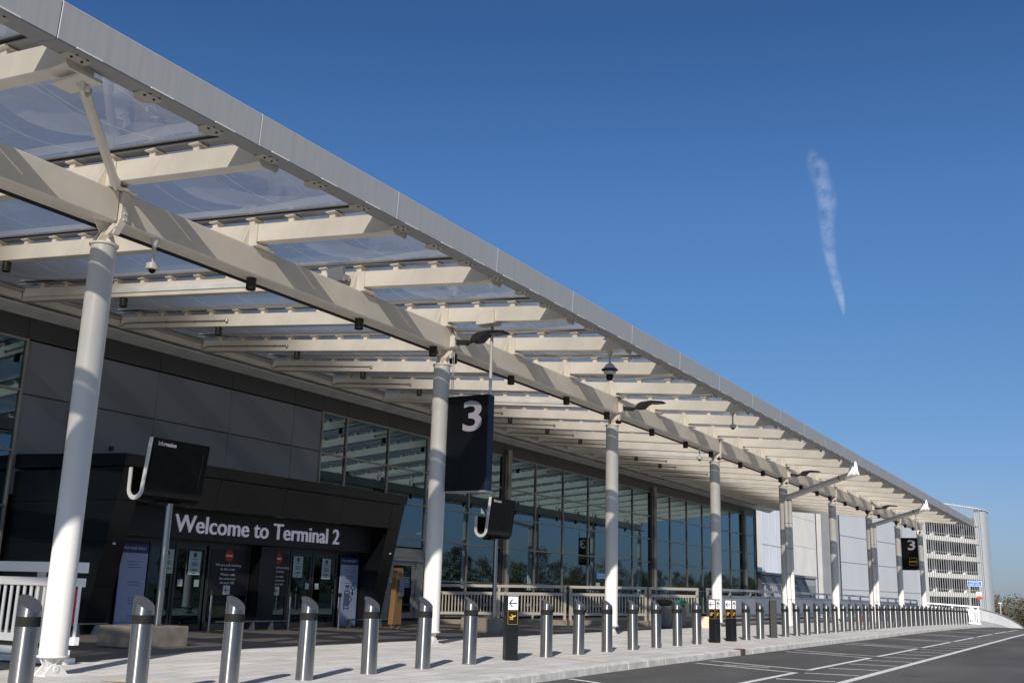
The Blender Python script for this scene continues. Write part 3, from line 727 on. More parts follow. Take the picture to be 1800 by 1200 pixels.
# staff door in the glass front
dr = MB()
dr.box(XW - .06, XW + .03, 32.64, 32.9, 0, 2.66).box(XW - .06, XW + .03, 34.85, 35.26, 0, 2.66).box(XW - .06, XW + .03, 32.9, 34.85, 2.3, 2.66)
door = dr.build('door', 'mullion', bld, bevel=.004)
ORG[door] = ORG[bld]
MB().box(XW - .03, XW + .10, 32.64, 35.26, 2.17, 2.29).build('door_hood', 'mullion', door)
m = MB().box(XW - .04, XW + .01, 32.91, 33.35, 0, 2.16).box(XW - .04, XW + .01, 34.60, 34.84, 0, 2.16).box(XW - .04, XW + .01, 33.35, 34.60, 0, .22).box(XW - .04, XW + .01, 33.35, 34.60, 2.0, 2.16)
m.build('door_leaf', 'mullion', door)
MB().box(XW - .03, XW - .015, 33.35, 34.60, .22, 2.0).build('door_glass', 'door_glass', door)
m = MB()
for z in (.25, .8, 1.35, 1.9): m.cyl((XW + .05, 34.84, z), (XW + .05, 34.84, z + .16), .03, n=10)
m.cyl((XW + .07, 33.2, .9), (XW + .07, 33.2, 1.3), .016, n=8).box(XW + .01, XW + .07, 33.19, 33.21, .92, .95).box(XW + .01, XW + .07, 33.19, 33.21, 1.25, 1.28)
m.build('hinges', 'stainless', door)
sg = thing('door_sign', 'green and blue sign on the glass of the side door', 'sign', (XW, 34.1, 1.3))
MB().box(XW - .012, XW - .006, 33.70, 34.46, 1.17, 1.56).build('backing', 'sign_white', sg)
MB().box(XW - .005, XW - .001, 33.91, 34.44, 1.38, 1.54).build('green_panel', 'green', sg)
MB().box(XW - .005, XW - .001, 33.72, 34.44, 1.19, 1.35).build('blue_panel', 'blue', sg)
MB().text('Fire exit', (XW, 33.97, 1.43), YP, ZP, .075, .40, .003).build('lettering', 'sign_white', sg)
MB().text('Keep clear', (XW, 33.95, 1.24), YP, ZP, .075, .44, .003).build('lettering', 'sign_white', sg)
MB().prism([(0, 0), (.05, .02), (.03, .13), (-.02, .13)], (XW - .005, 33.79, 1.395), YP, ZP, (.004, 0, 0)).build('figure', 'green', sg)
MB().cyl((XW + .001, 19.67, 4.73), (XW + .07, 19.67, 4.73), .075, .06, n=16).build('wall_sensor', ['bronze'])
tag(bpy.data.objects['wall_sensor'], 'small round dark sensor on the grey cladding above the porch', 'sensor')

# ------------------------------------------------------------------ black entrance porch
pch = thing('entrance_porch', 'black panelled porch with the white welcome lettering over its doors', 'porch', (-21, 22.5, -.1))
YA, YB = 16.8, 28.2; OA, OB, OZ = 17.4, 27.55, 3.0; ZT = 4.08; XD = -21.6
def fx(z): return -21.09 + .2136 * z
def slab(m, y0, y1, z0, z1, th=.05, g=.006):
    y0 += g; y1 -= g; z0 += g; z1 -= g
    vs = []
    for z in (z0, z1):
        for yy in (y0, y1): vs += [(fx(z), yy, z), (fx(z) - th, yy, z)]
    m.add([vs[0], vs[2], vs[6], vs[4], vs[1], vs[3], vs[7], vs[5]], [(0, 1, 2, 3), (7, 6, 5, 4), (0, 4, 5, 1), (1, 5, 6, 2), (2, 6, 7, 3), (3, 7, 4, 0)])
m = MB()
for z0, z1 in ((-.12, 1.0), (1.0, 2.0), (2.0, 3.0)): slab(m, YA, OA, z0, z1); slab(m, OB, YB, z0, z1)
ys_ = [YA, OA, 19.95, 22.5, 25.05, OB, YB]
for a, b in zip(ys_, ys_[1:]): slab(m, a, b, OZ, 3.78)
m.build('front_panels', 'black_panel', pch)
for s, yy in ((1, YA), (-1, YB)):
    m = MB()
    for z0, z1 in ((-.12, 1.0), (1.0, 2.0), (2.0, 3.0), (3.0, 3.78)):
        cuts = [0, .45, 1.]
        for ca, cb in zip(cuts, cuts[1:]):
            P_ = []
            for z in (z0 + .006, z1 - .006):
                xa_, xb_ = fx(z) - .004, XW + .02
                P_ += [(xa_ + (xb_ - xa_) * ca - .006, z), (xa_ + (xb_ - xa_) * cb + .006, z)]
            m.prism([P_[0], P_[1], P_[3], P_[2]], (0, yy, 0), XP, ZP, (0, s * .05, 0))
    m.build('side_panel', 'black_panel', pch)
m = MB()
m.prism([(fx(3.79) + .03, 3.79), (fx(ZT) + .03, ZT), (XW + .01, 4.22), (XW + .01, 3.86)], (0, YA - .03, 0), XP, ZP, (0, YB - YA + .06, 0))
m.build('coping', 'black_panel', pch, bevel=.01)
m = MB()                                                    # carcass behind the panels, reveals and soffit
m.prism([(fx(-.12) - .06, -.12), (fx(3.78) - .06, 3.78), (XW + .03, 3.78), (XW + .03, -.12)], (0, YA + .055, 0), XP, ZP, (0, OA - YA - .06, 0))
m.prism([(fx(-.12) - .06, -.12), (fx(3.78) - .06, 3.78), (XW + .03, 3.78), (XW + .03, -.12)], (0, OB + .01, 0), XP, ZP, (0, YB - OB - .065, 0))
m.prism([(fx(OZ) - .06, OZ + .004), (fx(3.78) - .06, 3.78), (XW + .03, 3.78), (XW + .03, OZ + .004)], (0, OA, 0), XP, ZP, (0, OB - OA, 0))
m.build('carcass', 'black_panel', pch)
MB().box(XD - .25, -21.13, OA + .002, OB - .002, 2.22, OZ).build('sign_board', 'black_matt', pch)
for a in (19.9, 22.4, 24.9): pass
MB().text('Welcome to Terminal 2', (-21.128, 19.27, 2.41), YP, ZP, .47, 6.65, .04, 'L', .004).build('lettering', 'letter_white_glow', pch)
MB().box(XD - .05, XD + .02, OA, OB, 2.12, 2.22).build('door_header', 'dark_frame', pch)
def leaf(y0, y1):
    m = MB().box(XD - .03, XD + .03, y0, y0 + .07, -.1, 2.12).box(XD - .03, XD + .03, y1 - .07, y1, -.1, 2.12).box(XD - .03, XD + .03, y0 + .07, y1 - .07, -.1, .06).box(XD - .03, XD + .03, y0 + .07, y1 - .07, 2.0, 2.12)
    o = m.build('sliding_door', 'dark_frame', pch); ORG[o] = ORG[pch]
    MB().box(XD - .008, XD + .008, y0 + .07, y1 - .07, .06, 2.0).build('door_pane', 'door_glass', o)
for a, b in ((18.95, 19.78), (19.82, 20.9), (21.0, 22.6), (23.1, 24.25), (24.3, 25.28), (25.32, 26.5)): leaf(a, b)
MB().box(XD - .06, XD + .40, 22.65, 23.30, -.11, 2.2).build('pillar', 'black_panel', pch, bevel=.01)
MB().box(XD - .05, XD + .01, OA, 18.93, -.1, 2.12).build('side_leaf', 'black_panel', pch)
MB().box(XD - .05, XD + .01, 26.55, OB, -.1, 2.12).build('side_leaf', 'black_panel', pch)
MB().box(-24.2, -24.1, OA, OB, -.1, 3).build('lobby_back', 'interior', pch)
m = MB()
for z, yy in ((1.96, 17.05),): m.box(fx(z) + .002, fx(z) + .04, yy - .03, yy + .03, z, z + .05)
m.box(fx(2.2) + .002, fx(2.2) + .04, 27.92, 27.98, 2.2, 2.24)
tag(m.build('porch_lights', 'sign_white'), 'small white light fittings on the porch jambs', 'light')
bpy.data.objects['porch_lights'].parent = pch; bpy.data.objects['porch_lights'].location = -ORG[pch]
for k_ in ('label', 'category'): del bpy.data.objects['porch_lights'][k_]

XN = XD + .035
def bars(m, o, rows, wd):
    """unreadably small lines of print"""
    for i, (z, f) in enumerate(rows): m.box(XN + .006, XN + .0085, o - wd * f / 2, o + wd * f / 2, z, z + .018)
def notice(yc, zc, label):
    t = thing('notice', label, 'notice', (XN, yc, zc))
    MB().box(XN, XN + .004, yc - .21, yc + .21, zc - .31, zc + .31).build('sheet', 'notice', t)
    m = MB().cyl((XN + .0045, yc, zc + .21), (XN + .007, yc, zc + .21), .062, n=20); m.mat(1).box(XN + .0072, XN + .009, yc - .045, yc + .045, zc + .197, zc + .222)
    m.build('symbol', ['ink', 'red'], t)
    m = MB(); bars(m, yc, [(zc + .09, .62), (zc + .0, .8), (zc - .04, .7), (zc - .08, .74), (zc - .17, .6), (zc - .2, .85), (zc - .27, .4)], .30)
    m.build('print', 'ink', t)
notice(19.55, 1.66, 'pale green notice on the door behind the nearer display pole')
notice(20.5, 1.645, 'pale green notice right of the nearer display pole')
notice(24.63, 1.68, 'pale green notice right of the right-hand no entry sign')
notice(25.95, 1.66, 'rightmost pale green notice on the porch doors')
for y, z, lb in ((20.05, 1.12, 'left one below the second notice'), (20.98 - .35, 1.12, 'right one below the second notice'), (25.1, 1.12, 'left one below the right notices'), (25.55, 1.12, 'right one below the right notices')):
    tag(MB().box(XN, XN + .004, y - .085, y + .085, z - .09, z + .09).build('door_sticker', 'notice'), 'small pale square sticker on a porch door, ' + lb, 'sticker', 'small square stickers on the doors')
def no_entry(yc, y0, y1, label):
    t = thing('no_entry_sign', label, 'sign', (XN, yc, .8))
    MB().box(XN, XN + .004, y0, y1, .82, 2.05).build('panel', 'black_matt', t)
    MB().cyl((XN + .0045, yc, 1.885), (XN + .008, yc, 1.885), .165, n=32).build('disc', 'red', t)
    MB().box(XN + .0082, XN + .011, yc - .115, yc + .115, 1.858, 1.912).build('disc_bar', 'sign_white', t)
    for s, z, wd in (('We are still working', 1.60, .98), ('in this area.', 1.49, .56), ('Please use', 1.345, .52), ('the entrance', 1.235, .62), ('on your left', 1.125, .55)):
        MB().text(s, (XN + .0045, yc, z), YP, ZP, .072, wd, .003, 'C', .01).build('lettering', 'sign_white', t)
    m = MB().prism([(-.13, .84), (.13, .84), (.13, 1.08), (-.13, 1.08)], (XN + .0045, yc, 0), YP, ZP, (.003, 0, 0)); m.mat(1)
    arrow(m, (XN + .008, yc, .96), YP, ZP, .17, math.pi)
    m.build('arrow_panel', ['sign_white', 'ink'], t)
no_entry(21.75, 21.08, 22.52, 'black sheet with red no entry disc, left of two, on porch doors')
no_entry(23.75, 23.31, 24.20, 'black sheet with red no entry disc, right of two, behind the pillar')
def banner(y0, y1, label, pict):
    t = thing('safety_banner', label, 'banner', (XN + .05, (y0 + y1) / 2, -.1), 'blue and white safety banners')
    x = XN + .05; yc = (y0 + y1) / 2; wd = y1 - y0
    MB().box(x - .03, x - .001, y0, y1, -.08, 2.05).build('board', 'banner_white', t)
    MB().box(x, x + .004, y0, y1, 1.82, 2.05).build('header', 'banner_blue', t)
    MB().box(x, x + .004, y0, y1, -.08, .16).build('footer', 'banner_foot', t)
    MB().text('FOR YOUR SAFETY', (x + .005, yc, 1.90), YP, ZP, .075, wd * .84, .003, 'C').build('heading', 'letter_white', t)
    m = MB()
    rr = random.Random(int(y0 * 10))
    def ln(y, z, w_):                                       # a line of small print, word by word
        a = y - w_ / 2
        while a < y + w_ / 2 - .02:
            b2 = min(a + rr.uniform(.03, .09), y + w_ / 2); m.box(x + .001, x + .003, a, b2, z, z + .014); a = b2 + .015
    if pict:
        for z, w_ in ((1.66, .55), (1.59, .52), (1.46, .45), (1.39, .42), (1.24, .42), (1.17, .30)): ln(yc, z, w_)
        m.build('print', 'ink', t); m = MB(); k = x + .0012
        def st(a, b): m.bar((k, yc + a[0], a[1]), (k, yc + b[0], b[1]), .016, .016, (1, 0, 0))
        def path(ps):
            for a, b in zip(ps, ps[1:]): st(a, b)
        path([(-.22, .48), (.03, .48), (.05, 1.0), (-.20, 1.0), (-.22, .48)]); path([(-.13, 1.0), (-.13, 1.14), (-.03, 1.14), (-.03, 1.0)]); m.box(x + .001, x + .006, yc - .17, yc + .01, 1.14, 1.17)
        for q in range(4): st((-.165 + q * .05, .54), (-.155 + q * .05, .94))
        st((-.19, .48), (-.19, .41)); st((.01, .48), (.01, .41)); path([(.05, .86), (.14, .80), (.22, .74)]); path([(.05, .62), (.13, .72), (.2, .77)])
        path([(.19, .86), (.19, 1.06), (.08, 1.10), (.20, 1.17), (.22, 1.26), (.25, 1.17), (.33, 1.10), (.22, 1.06), (.19, .86)]); path([(.15, .95), (.24, .95), (.19, .88), (.15, .95)])
        m.build('drawing', 'ink', t)
    else:
        for z, w_, o in ((1.60, .40, .0), (1.53, .36, .0), (1.46, .40, .0), (1.10, .38, .05), (1.03, .40, .05), (.72, .32, .10), (.65, .34, .10), (.58, .34, .10), (.28, .30, .12), (.21, .34, .12)): ln(yc + o, z, w_)
        m.build('print', 'ink', t)
banner(18.02, 18.86, 'blue and white safety banner beside the left jamb of the porch', False)
banner(26.62, 27.5, 'blue and white safety banner with suitcase drawing at right of porch', True)

# ------------------------------------------------------------------ low things in front of the porch
def stanchion(x, y, label):
    b = zg(x, y); t = thing('barrier_post', label, 'barrier post', (x, y, b), 'slim steel barrier posts by the porch')
    MB().cyl((x, y, b), (x, y, b + .93), .032, n=14).build('post', 'stainless', t)
    MB().cyl((x, y, b + .93), (x, y, b + 1.05), .048, n=14).build('head', 'black_matt', t)
    MB().cyl((x, y, b), (x, y, b + .02), .09, n=18).build('base', 'stainless_top', t)
stanchion(-20.55, 20.22, 'slim steel post in front of the left no entry sign')
stanchion(-20.55, 23.25, 'slim steel post in front of the right-hand door notices')
stanchion(-20.55, 25.47, 'slim steel post in front of the suitcase banner')
def perch(y0, y1, label):
    x = -20.75; b = zg(x, y0); t = thing('low_rail', label, 'low rail', (x, (y0 + y1) / 2, b), 'low steel rails before the porch doors')
    MB().box(x - .06, x + .06, y0, y1, b + .24, b + .28).build('bar', 'stainless', t, bevel=.008)
    for yy in (y0 + .45, y0 + .45 + (y1 - y0) * .35, y0 + .45 + (y1 - y0) * .62):
        MB().prism([(-.10, 0), (.10, 0), (.05, .24), (-.02, .24)], (x - .03, yy, b), YP, ZP, (.06, 0, 0)).build('leg', 'stainless_top', t)
perch(20.6, 23.35, 'low steel rail left, between the two nearest barrier posts')
perch(25.75, 28.3, 'low steel rail right, beside the orange help point')
perch(15.2, 17.2, 'low steel rail far left, behind the tan concrete block')
hp = thing('help_point', 'orange help point pillar numbered 67 with wheelchair symbol', 'help point', (-19.95, 27.4, zg(-19.95, 27.4)))
b = zg(-19.95, 27.4); x0 = -19.98; xf = -19.80
m = MB().prism([(-.24, .12), (.24, .12), (.22, 1.84), (-.08, 1.84), (-.13, 1.50), (-.18, .7)], (x0, 27.4, b), YP, ZP, (xf - x0, 0, 0))
m.build('body', 'orange', hp, bevel=.012)
MB().box(xf + .002, xf + .08, 27.36, 27.60, b + .98, b + 1.50).build('intercom', 'intercom', hp, bevel=.01)
m = MB().box(xf + .082, xf + .088, 27.41, 27.55, b + 1.38, b + 1.41).cyl((xf + .08, 27.48, b + 1.14), (xf + .092, 27.48, b + 1.14), .03, n=14)
m.build('buttons', 'blue', hp)
MB().text('67', (xf + .002, 27.47, b + .84), YP, ZP, .115, .18, .004, 'C', .01).build('number', 'ink', hp)
m = MB(); c = Vector((xf + .002, 27.50, b + 1.70)); k = .13
for i in range(11):
    a0 = math.pi * .75 + i * .36; a1 = a0 + .36
    m.bar(c + Vector((0, math.cos(a0) * .4 * k - .02, math.sin(a0) * .4 * k - .03)), c + Vector((0, math.cos(a1) * .4 * k - .02, math.sin(a1) * .4 * k - .03)), .012, .012, (1, 0, 0))
m.cyl(c + Vector((0, -.025, .085)), c + Vector((.006, -.025, .085)), .018, n=12).bar(c + Vector((0, -.025, .06)), c + Vector((0, -.012, -.01)), .016, .012, (1, 0, 0)).bar(c + Vector((0, -.012, -.01)), c + Vector((0, .04, -.01)), .014, .012, (1, 0, 0)).bar(c + Vector((0, .04, -.01)), c + Vector((0, .06, -.07)), .014, .012, (1, 0, 0))
m.build('wheelchair_symbol', 'ink', hp)
for yy in (27.25, 27.55): MB().cyl((-19.89, yy, b), (-19.89, yy, b + .13), .05, n=12).build('foot', 'orange', hp)

# ------------------------------------------------------------------ railings
def rail_run(p0, p1, z0, z1, label, mat='rail_cream', filled=False):
    p0, p1 = Vector((*p0, 0)), Vector((*p1, 0)); c = (p0 + p1) / 2
    t = thing('railing', label, 'railing', (c.x, c.y, -.06), 'cream railing sections before the glass front' if not filled else 'sheeted railing sections beside the columns')
    L_ = (p1 - p0).length; n = max(1, round(L_ / 3)); d = (p1 - p0) / L_; nrm = Vector((d.y, -d.x, 0))
    def at(q, z): return p0 + d * q + ZP * (z + z0 + (z1 - z0) * q / L_)
    def hbar(nm, z, w_, h_, off=0., m_=None):
        MB().bar(at(.004, z) + nrm * off, at(L_ - .004, z) + nrm * off, w_, h_).build(nm, m_ or mat, t)
    hbar('top_rail', 1.41, .10, .10); hbar('middle_rail', 1.13, .09, .11); hbar('bottom_rail', .40, .08, .10); hbar('plinth', .04, .35, .26, 0, 'concrete')
    for i in range(n + 1):
        q = min(max(L_ * i / n, .06), L_ - .06)
        MB().bar(at(q, .165), at(q, 1.352), .09, .10, d).build('post', mat, t)
        if not filled and i < n: MB().bar(at(q + L_ / n / 2, .165), at(q + L_ / n / 2, .345), .06, .08, d).build('foot', mat, t)
    if not filled:
        k = int(L_ / .127)
        for i in range(k):
            q = .14 + (L_ - .2) * i / k; MB().bar(at(q, .455), at(q, 1.072), .036, .04, d).build('baluster', mat, t)
    else:
        m = MB(); q = .1
        while q < L_ - .2:
            o = at(q, .42) + nrm * .05
            m.prism([(0, 0), (.05, .03), (.11, .03), (.16, 0)], o, d, nrm, (0, 0, .66)); q += .16
        m.build('ribbed_sheet', 'hoarding', t)
        hbar('crash_rail', .29, .04, .07, .25, 'alu'); hbar('crash_rail', .10, .04, .07, .25, 'alu')
A, B_ = (-22.7, 33.4), (-14.75, 40.7)
def lerp(t): return (A[0] + (B_[0] - A[0]) * t, A[1] + (B_[1] - A[1]) * t)
rail_run(lerp(0), lerp(.495), -.13, -.05, 'cream railing section left, starting beside the second column')
rail_run(lerp(.505), lerp(.80), -.05, -.01, 'cream railing section middle, right of the single arrow post')
rail_run(lerp(.806), lerp(1), -.01, .01, 'cream railing section right, behind the two waste bins')
for (y0, z0), (y1, z1), lb in (((40.75, .02), (52, .04), 'ribbed grey sheeted railing left, behind the double arrow posts'), ((52.05, .04), (66, .02), 'ribbed grey sheeted railing middle, behind the nearer twin drainpipe'), ((66.05, .02), (90, -.12), 'ribbed grey sheeted railing right, toward the bridge end')):
    rail_run((-14.4, y0), (-14.4, y1), z0, z1, lb, 'fin_grey', True)
# barrier by the nearest column, running back from the kerb
t = thing('barrier', 'white steel barrier with vertical bars beside the nearest column', 'barrier', (-15.5, 11, -.12))
y = 11.0; xa_, xb_ = -19.5, -13.88
for z, h_, nm in ((1.325, .16, 'top_rail'), (1.10, .13, 'middle_rail'), (.23, .12, 'bottom_rail')): MB().box(xa_, xb_ + (0 if nm == 'top_rail' else -.03), y - .05, y + .05, z - h_ / 2, z + h_ / 2).build(nm, 'rail_white', t, bevel=.006)
x = xb_ - .1
while x > xa_: MB().cyl((x, y, .29), (x, y, 1.035), .026, n=10).build('bar', 'rail_white', t); x -= .165
for x in (-15.05, -17.6): MB().box(x - .06, x + .06, y + .052, y + .13, -.1, 1.25).build('post', 'rail_cream', t)
MB().box(xa_, xb_ - .25, y - .1, y + .2, -.13, -.03).build('plinth', 'concrete_pale', t, bevel=.01)
MB().box(xa_, xb_ - .1, y - .16, y - .04, .0, .10).build('kick_rail', 'rail_white', t)
tag(MB().box(-14.22, -14.14, 11.06, 11.14, .45, 1.0).build('red_tape', 'red'), 'narrow red strip hanging on the white barrier behind the column', 'strip')
# white railing closing the far end of the pavement
t = thing('end_railing', 'white railing across the far end of the bollard row', 'railing', (-10.6, 80, -.3))
def er(x): return -.02 * (x + 12.2) * 1.2
for z, h_, nm in ((1.13, .09, 'top_rail'), (.88, .09, 'middle_rail'), (.02, .09, 'bottom_rail'), (-.16, .09, 'kick_rail')):
    MB().bar((-12.3, 80, z), (-8.75, 80, z - .18), .07, h_).build(nm, 'rail_white', t)
for i in range(24):
    x = -12.2 + i * .145; MB().box(x - .02, x + .02, 79.98, 80.02, .06 - .05 * (x + 12.3), .84 - .05 * (x + 12.3)).build('bar', 'rail_white', t)
for x in (-12.2, -10.5, -8.85): MB().box(x - .05, x + .05, 80.045, 80.14, -.45, 1.1 - .05 * (x + 12.3)).build('post', 'rail_white', t)
# bins, plywood wedge, red box
def bin_(x, y, top, label):
    b = zg(x, y); t = thing('waste_bin', label, 'waste bin', (x, y, b))
    MB().lathe([(.20, 0), (.26, .05), (.29, .4), (.27, .78), (.22, .80)], (x, y, b), 18).build('body', 'stone_bin', t)
    MB().lathe([(.18, .802), (.30, .83), (.32, .90), (.28, .99), (.10, 1.02)], (x, y, b), 18).build('lid', top, t)
bin_(-15.0, 37.7, 'black_band', 'stone waste bin with a black lid behind the bollards')
bin_(-14.75, 38.5, 'green', 'stone waste bin with a green lid behind the bollards')
t = thing('hoarding_end', 'pale plywood wedge board left of the double arrow posts', 'board', (-13.9, 38.9, zg(-13.9, 38.9)))
b = zg(-13.9, 38.9)
MB().prism([(0, 0), (.72, 0), (.72, .42), (.0, .42)], (-14.25, 38.9, b), XP, ZP, (0, .04, 0)).build('board', 'plywood', t)
MB().bar((-14.28, 38.85, b + .42), (-13.98, 38.85, b + .03), .05, .05, (0, 1, 0)).bar((-14.28, 38.85, b + .03), (-13.98, 38.85, b + .03), .05, .05, (0, 1, 0)).build('brace', 'black_matt', t)
t = thing('fire_point', 'small red box standing beyond the bollards on the pavement', 'red box', (-11.6, 55.2, zg(-11.6, 55.2))); b = zg(-11.6, 55.2)
MB().box(-11.72, -11.48, 55.1, 55.3, b, b + .38).build('box', 'red', t, bevel=.02); MB().box(-11.74, -11.46, 55.08, 55.32, b + .38, b + .42).build('lid', 'red', t)

# ------------------------------------------------------------------ lamps, cameras and pipes on the canopy
def downlight(x, y, z, n, label, grp):
    c = dl0.copy(); COL.objects.link(c); c.location = (x, y, z); c['label'] = label; c['group'] = grp
    for k in dl0.children:
        d = k.copy(); COL.objects.link(d); d.parent = c
dl0 = thing('downlight', 'x', 'downlight', (0, 0, 0), 'x', local=True)
MB().lathe([(.05, .0), (.088, -.005), (.09, -.20), (.085, -.215), (.07, -.215), (.066, -.17)], (0, 0, 0), 20).build('can', 'bronze', dl0)
MB().cyl((0, 0, -.172), (0, 0, -.168), .066, n=16).build('lens', 'black_gloss', dl0)
i = 0
for j in range(1, 24):
    ys = [ry(j)] if j % 3 else [ry(j) - .42, ry(j) + .42]
    for yy in ys:
        i += 1; lb = 'dark cylindrical downlight under the main beam, %s from the near end' % ordw(i)
        if i == 1: dl0.location = (-13.0, yy, 6.448); dl0['label'] = lb; dl0['group'] = 'downlights under the main beam'
        else: downlight(-13.0, yy, 6.448, i, lb, 'downlights under the main beam')
i = 0
for j in range(0, 14):
    if j in (11,): continue
    i += 1; downlight(-20.2, ry(j), zr(-20.2) - .002, i, 'dark cylindrical downlight under the rafters near the building, %s from the near end' % ordw(i), 'downlights under the rafters')
def dome(x, y, z0, dz, label, ptz=False):
    t = thing('dome_camera', label, 'security camera', (x, y, z0))
    MB().lathe([(.03, -.14), (.07, -.05), (.075, 0)], (x, y, z0), 16).build('mount', 'steel_white', t)
    MB().cyl((x, y, z0 - .14), (x, y, z0 - dz + .10), .024, n=12).build('stem', 'steel_white', t)
    if ptz:
        MB().lathe([(.03, .16), (.09, .12), (.17, .0)], (x, y, z0 - dz), 22).build('cowl', 'steel_white', t)
        MB().lathe([(.20, .0), (.20, -.02), (.13, -.06)], (x, y, z0 - dz), 22).build('brim', 'black_matt', t)
        MB().lathe([(.15, -.06), (.13, -.12), (.10, -.13)], (x, y, z0 - dz), 22).build('collar', 'steel_white', t)
        MB().lathe([(.085, -.13), (.09, -.19), (.07, -.26), (.02, -.28)], (x, y, z0 - dz), 18).build('dome', 'black_gloss', t)
    else:
        MB().lathe([(.03, .12), (.10, .09), (.105, .0), (.06, -.005)], (x, y, z0 - dz), 20).build('housing', 'steel_white', t)
        MB().lathe([(.058, -.006), (.05, -.04), (.02, -.06)], (x, y, z0 - dz), 16).build('dome', 'black_gloss', t)
dome(-12.9, 10.78, 6.448, .5, 'small white dome camera under the beam beside the nearest column')
dome(-10.26, ry(4), zr(-10.26) - .002, .45, 'large domed camera on a stem under a rafter near the roof edge', True)
dome(-10.26, ry(7), zr(-10.26) - .002, .5, 'small white dome camera under a rafter near the roof edge')
dome(-13.0, 36.2, 6.448, .45, 'small white dome camera under the beam near the fourth column')
def flood(k, label):
    y = Y0 - .03 + 9.31 * k; x = -12.74; z = 6.62
    t = thing('floodlight', label, 'floodlight', (x, y, z), 'dark floodlights on the columns')
    MB().box(x - .02, x + .12, y - .10, y + .12, z - .14, z + .12).build('bracket', 'steel_cream', t, bevel=.006)
    m = MB().bar((x + .12, y, z - .02), (x + .42, y, z - .06), .09, .11).bar((x + .42, y, z - .06), (x + .62, y, z), .07, .07)
    m.tube([(x + .13, y - .07, z + .02), (x + .03, y - .08, z + .28), (x - .03, y - .08, z + .45)], .012, 8)
    m.build('arm', 'black_matt', t, bevel=.006)
    m = MB().prism([(.55, -.07), (.60, .06), (.72, .12), (1.05, .145), (1.42, .10), (1.42, .07), (1.05, .095), (.88, .04), (.76, -.07)], (x, y - .16, z), XP, ZP, (0, .32, 0))
    m.build('head', 'black_matt', t, bevel=.012)
    MB().box(x + 1.06, x + 1.38, y - .12, y + .12, z + .055, z + .068).build('lens', 'intercom', t)
for k, lb in ((1, 'dark floodlight on the second column, beside the hanging sign pole'), (2, 'dark floodlight on the third column'), (4, 'dark floodlight on the column with the nearer twin drainpipes'), (6, 'dark floodlight on the column with the farther twin drainpipes')): flood(k, lb)
MB().box(-13.5, -13.1, ry(2) - .5, ry(2) - .42, zr(-13.3) + .02, zr(-13.3) + .32).box(-13.35, -13.15, ry(2) - .42, ry(2) - .2, zr(-13.3) + .08, zr(-13.3) + .2).build('junction_box', 'alu')
tag(bpy.data.objects['junction_box'], 'galvanised junction box beside a rafter bracket on the beam', 'junction box')
def drain(k, label):
    yc = Y0 - .03 + 9.31 * k; x = -12.72; b = zg(x, yc); y = yc - .30
    t = thing('drainpipe', label, 'drainpipe', (x, y, b), 'twin drainpipes with raised outlets')
    for s in (-1, 1):
        xx = x + s * .09; m = MB().cyl((xx, y, b), (xx, y, 5.55), .085, n=18)
        m.lathe([(.085, 5.5), (.085, 5.62), (.06, 5.68)], (xx, y, 0), 18)
        m.cyl((xx, y, 5.56), (xx + 3.28, y - 1.3, 6.42), .10, n=18)
        m.build('pipe', 'steel_white', t)
        c = MB()
        for z in (1.1, 2.2, 3.3, 4.4, 5.4): c.lathe([(.09, 0), (.095, .004), (.095, .03), (.09, .034)], (xx, y, z), 18)
        c.build('clamps', 'alu', t)
        e = MB().prism([(-.14, 0), (.09, .04), (.07, .26), (.02, .50), (-.02, .50)], (xx + 3.20, y - 1.33, 6.40), XP, ZP, (0, .12, 0))
        e.build('outlet', 'rail_white', t, bevel=.01)
        MB().cyl((xx + 2.62, y - 1.04, 6.247), (xx + 2.66, y - 1.056, 6.258), .106, n=18).build('strap', 'black_matt', t)
drain(4, 'white twin drainpipe with slanting arm, nearer of two'); drain(6, 'white twin drainpipe with slanting arm, farther of two')

# ------------------------------------------------------------------ buildings beyond the terminal
t = thing('plant_room', 'low grey ribbed plant room with white louvres past the glass front', 'building', (-26, 90, 0))
m = MB().box(-27.5, -24.35, 81.2, 98.2, -1.5, 2.95); m.build('wall', 'plant_grey', t)
m = MB(); y = 81.3
while y < 98: m.box(-24.349, -24.33, y, y + .1, 2.32, 2.94); y += .25
m.build('ribs', 'plant_grey', t)
MB().box(-27.6, -24.25, 81.1, 98.3, 2.95, 3.12).build('roof_edge', 'fin_grey', t)
lv = MB(); y = 82
while y < 90.8: lv.box(-24.345, -24.2, y, y + .16, .3, 2.2); y += .52
lv.box(-24.345, -24.22, 81.6, 91.2, 2.205, 2.3)
lv.build('louvres', 'clad_white', t)
t = thing('stair_tower', 'pale concrete stair tower behind the low plant room', 'building', (-30, 100, -1))
MB().box(-34, -27.6, 86.0, 88.7, -3, 13).build('window_strip', 'clad_white', t)
for z in (3.4, 5.6, 7.8, 10): MB().box(-27.598, -27.56, 86.2, 87.5, z, z + 1.7).build('window', 'pane_glass', t)
MB().box(-34, -27.5, 88.75, 92.3, -3, 13).build('pier', 'concrete_pale', t)
MB().box(-34, -27.7, 92.35, 101.0, -3, 13).build('panel_wall', 'clad_white', t)
m = MB()
for y in (93.2, 95.4, 97.6): m.box(-27.698, -27.67, y, y + .08, -2, 13)
for z in (5.8, 9.4): m.box(-27.698, -27.675, 92.4, 101, z, z + .05)
m.build('panel_joints', 'fin_grey', t)
MB().box(-34, -27.55, 101.05, 111.4, -3, 13).build('concrete_wall', 'concrete_pale', t)
m = MB()
for z in (3.4, 6.2, 9.): m.box(-27.549, -27.54, 101.1, 111.3, z, z + .03)
m.build('pour_joints', 'concrete_grey', t)
MB().box(-34, -27.9, 111.45, 113.2, -3, 13).build('reveal', 'clad_white', t)
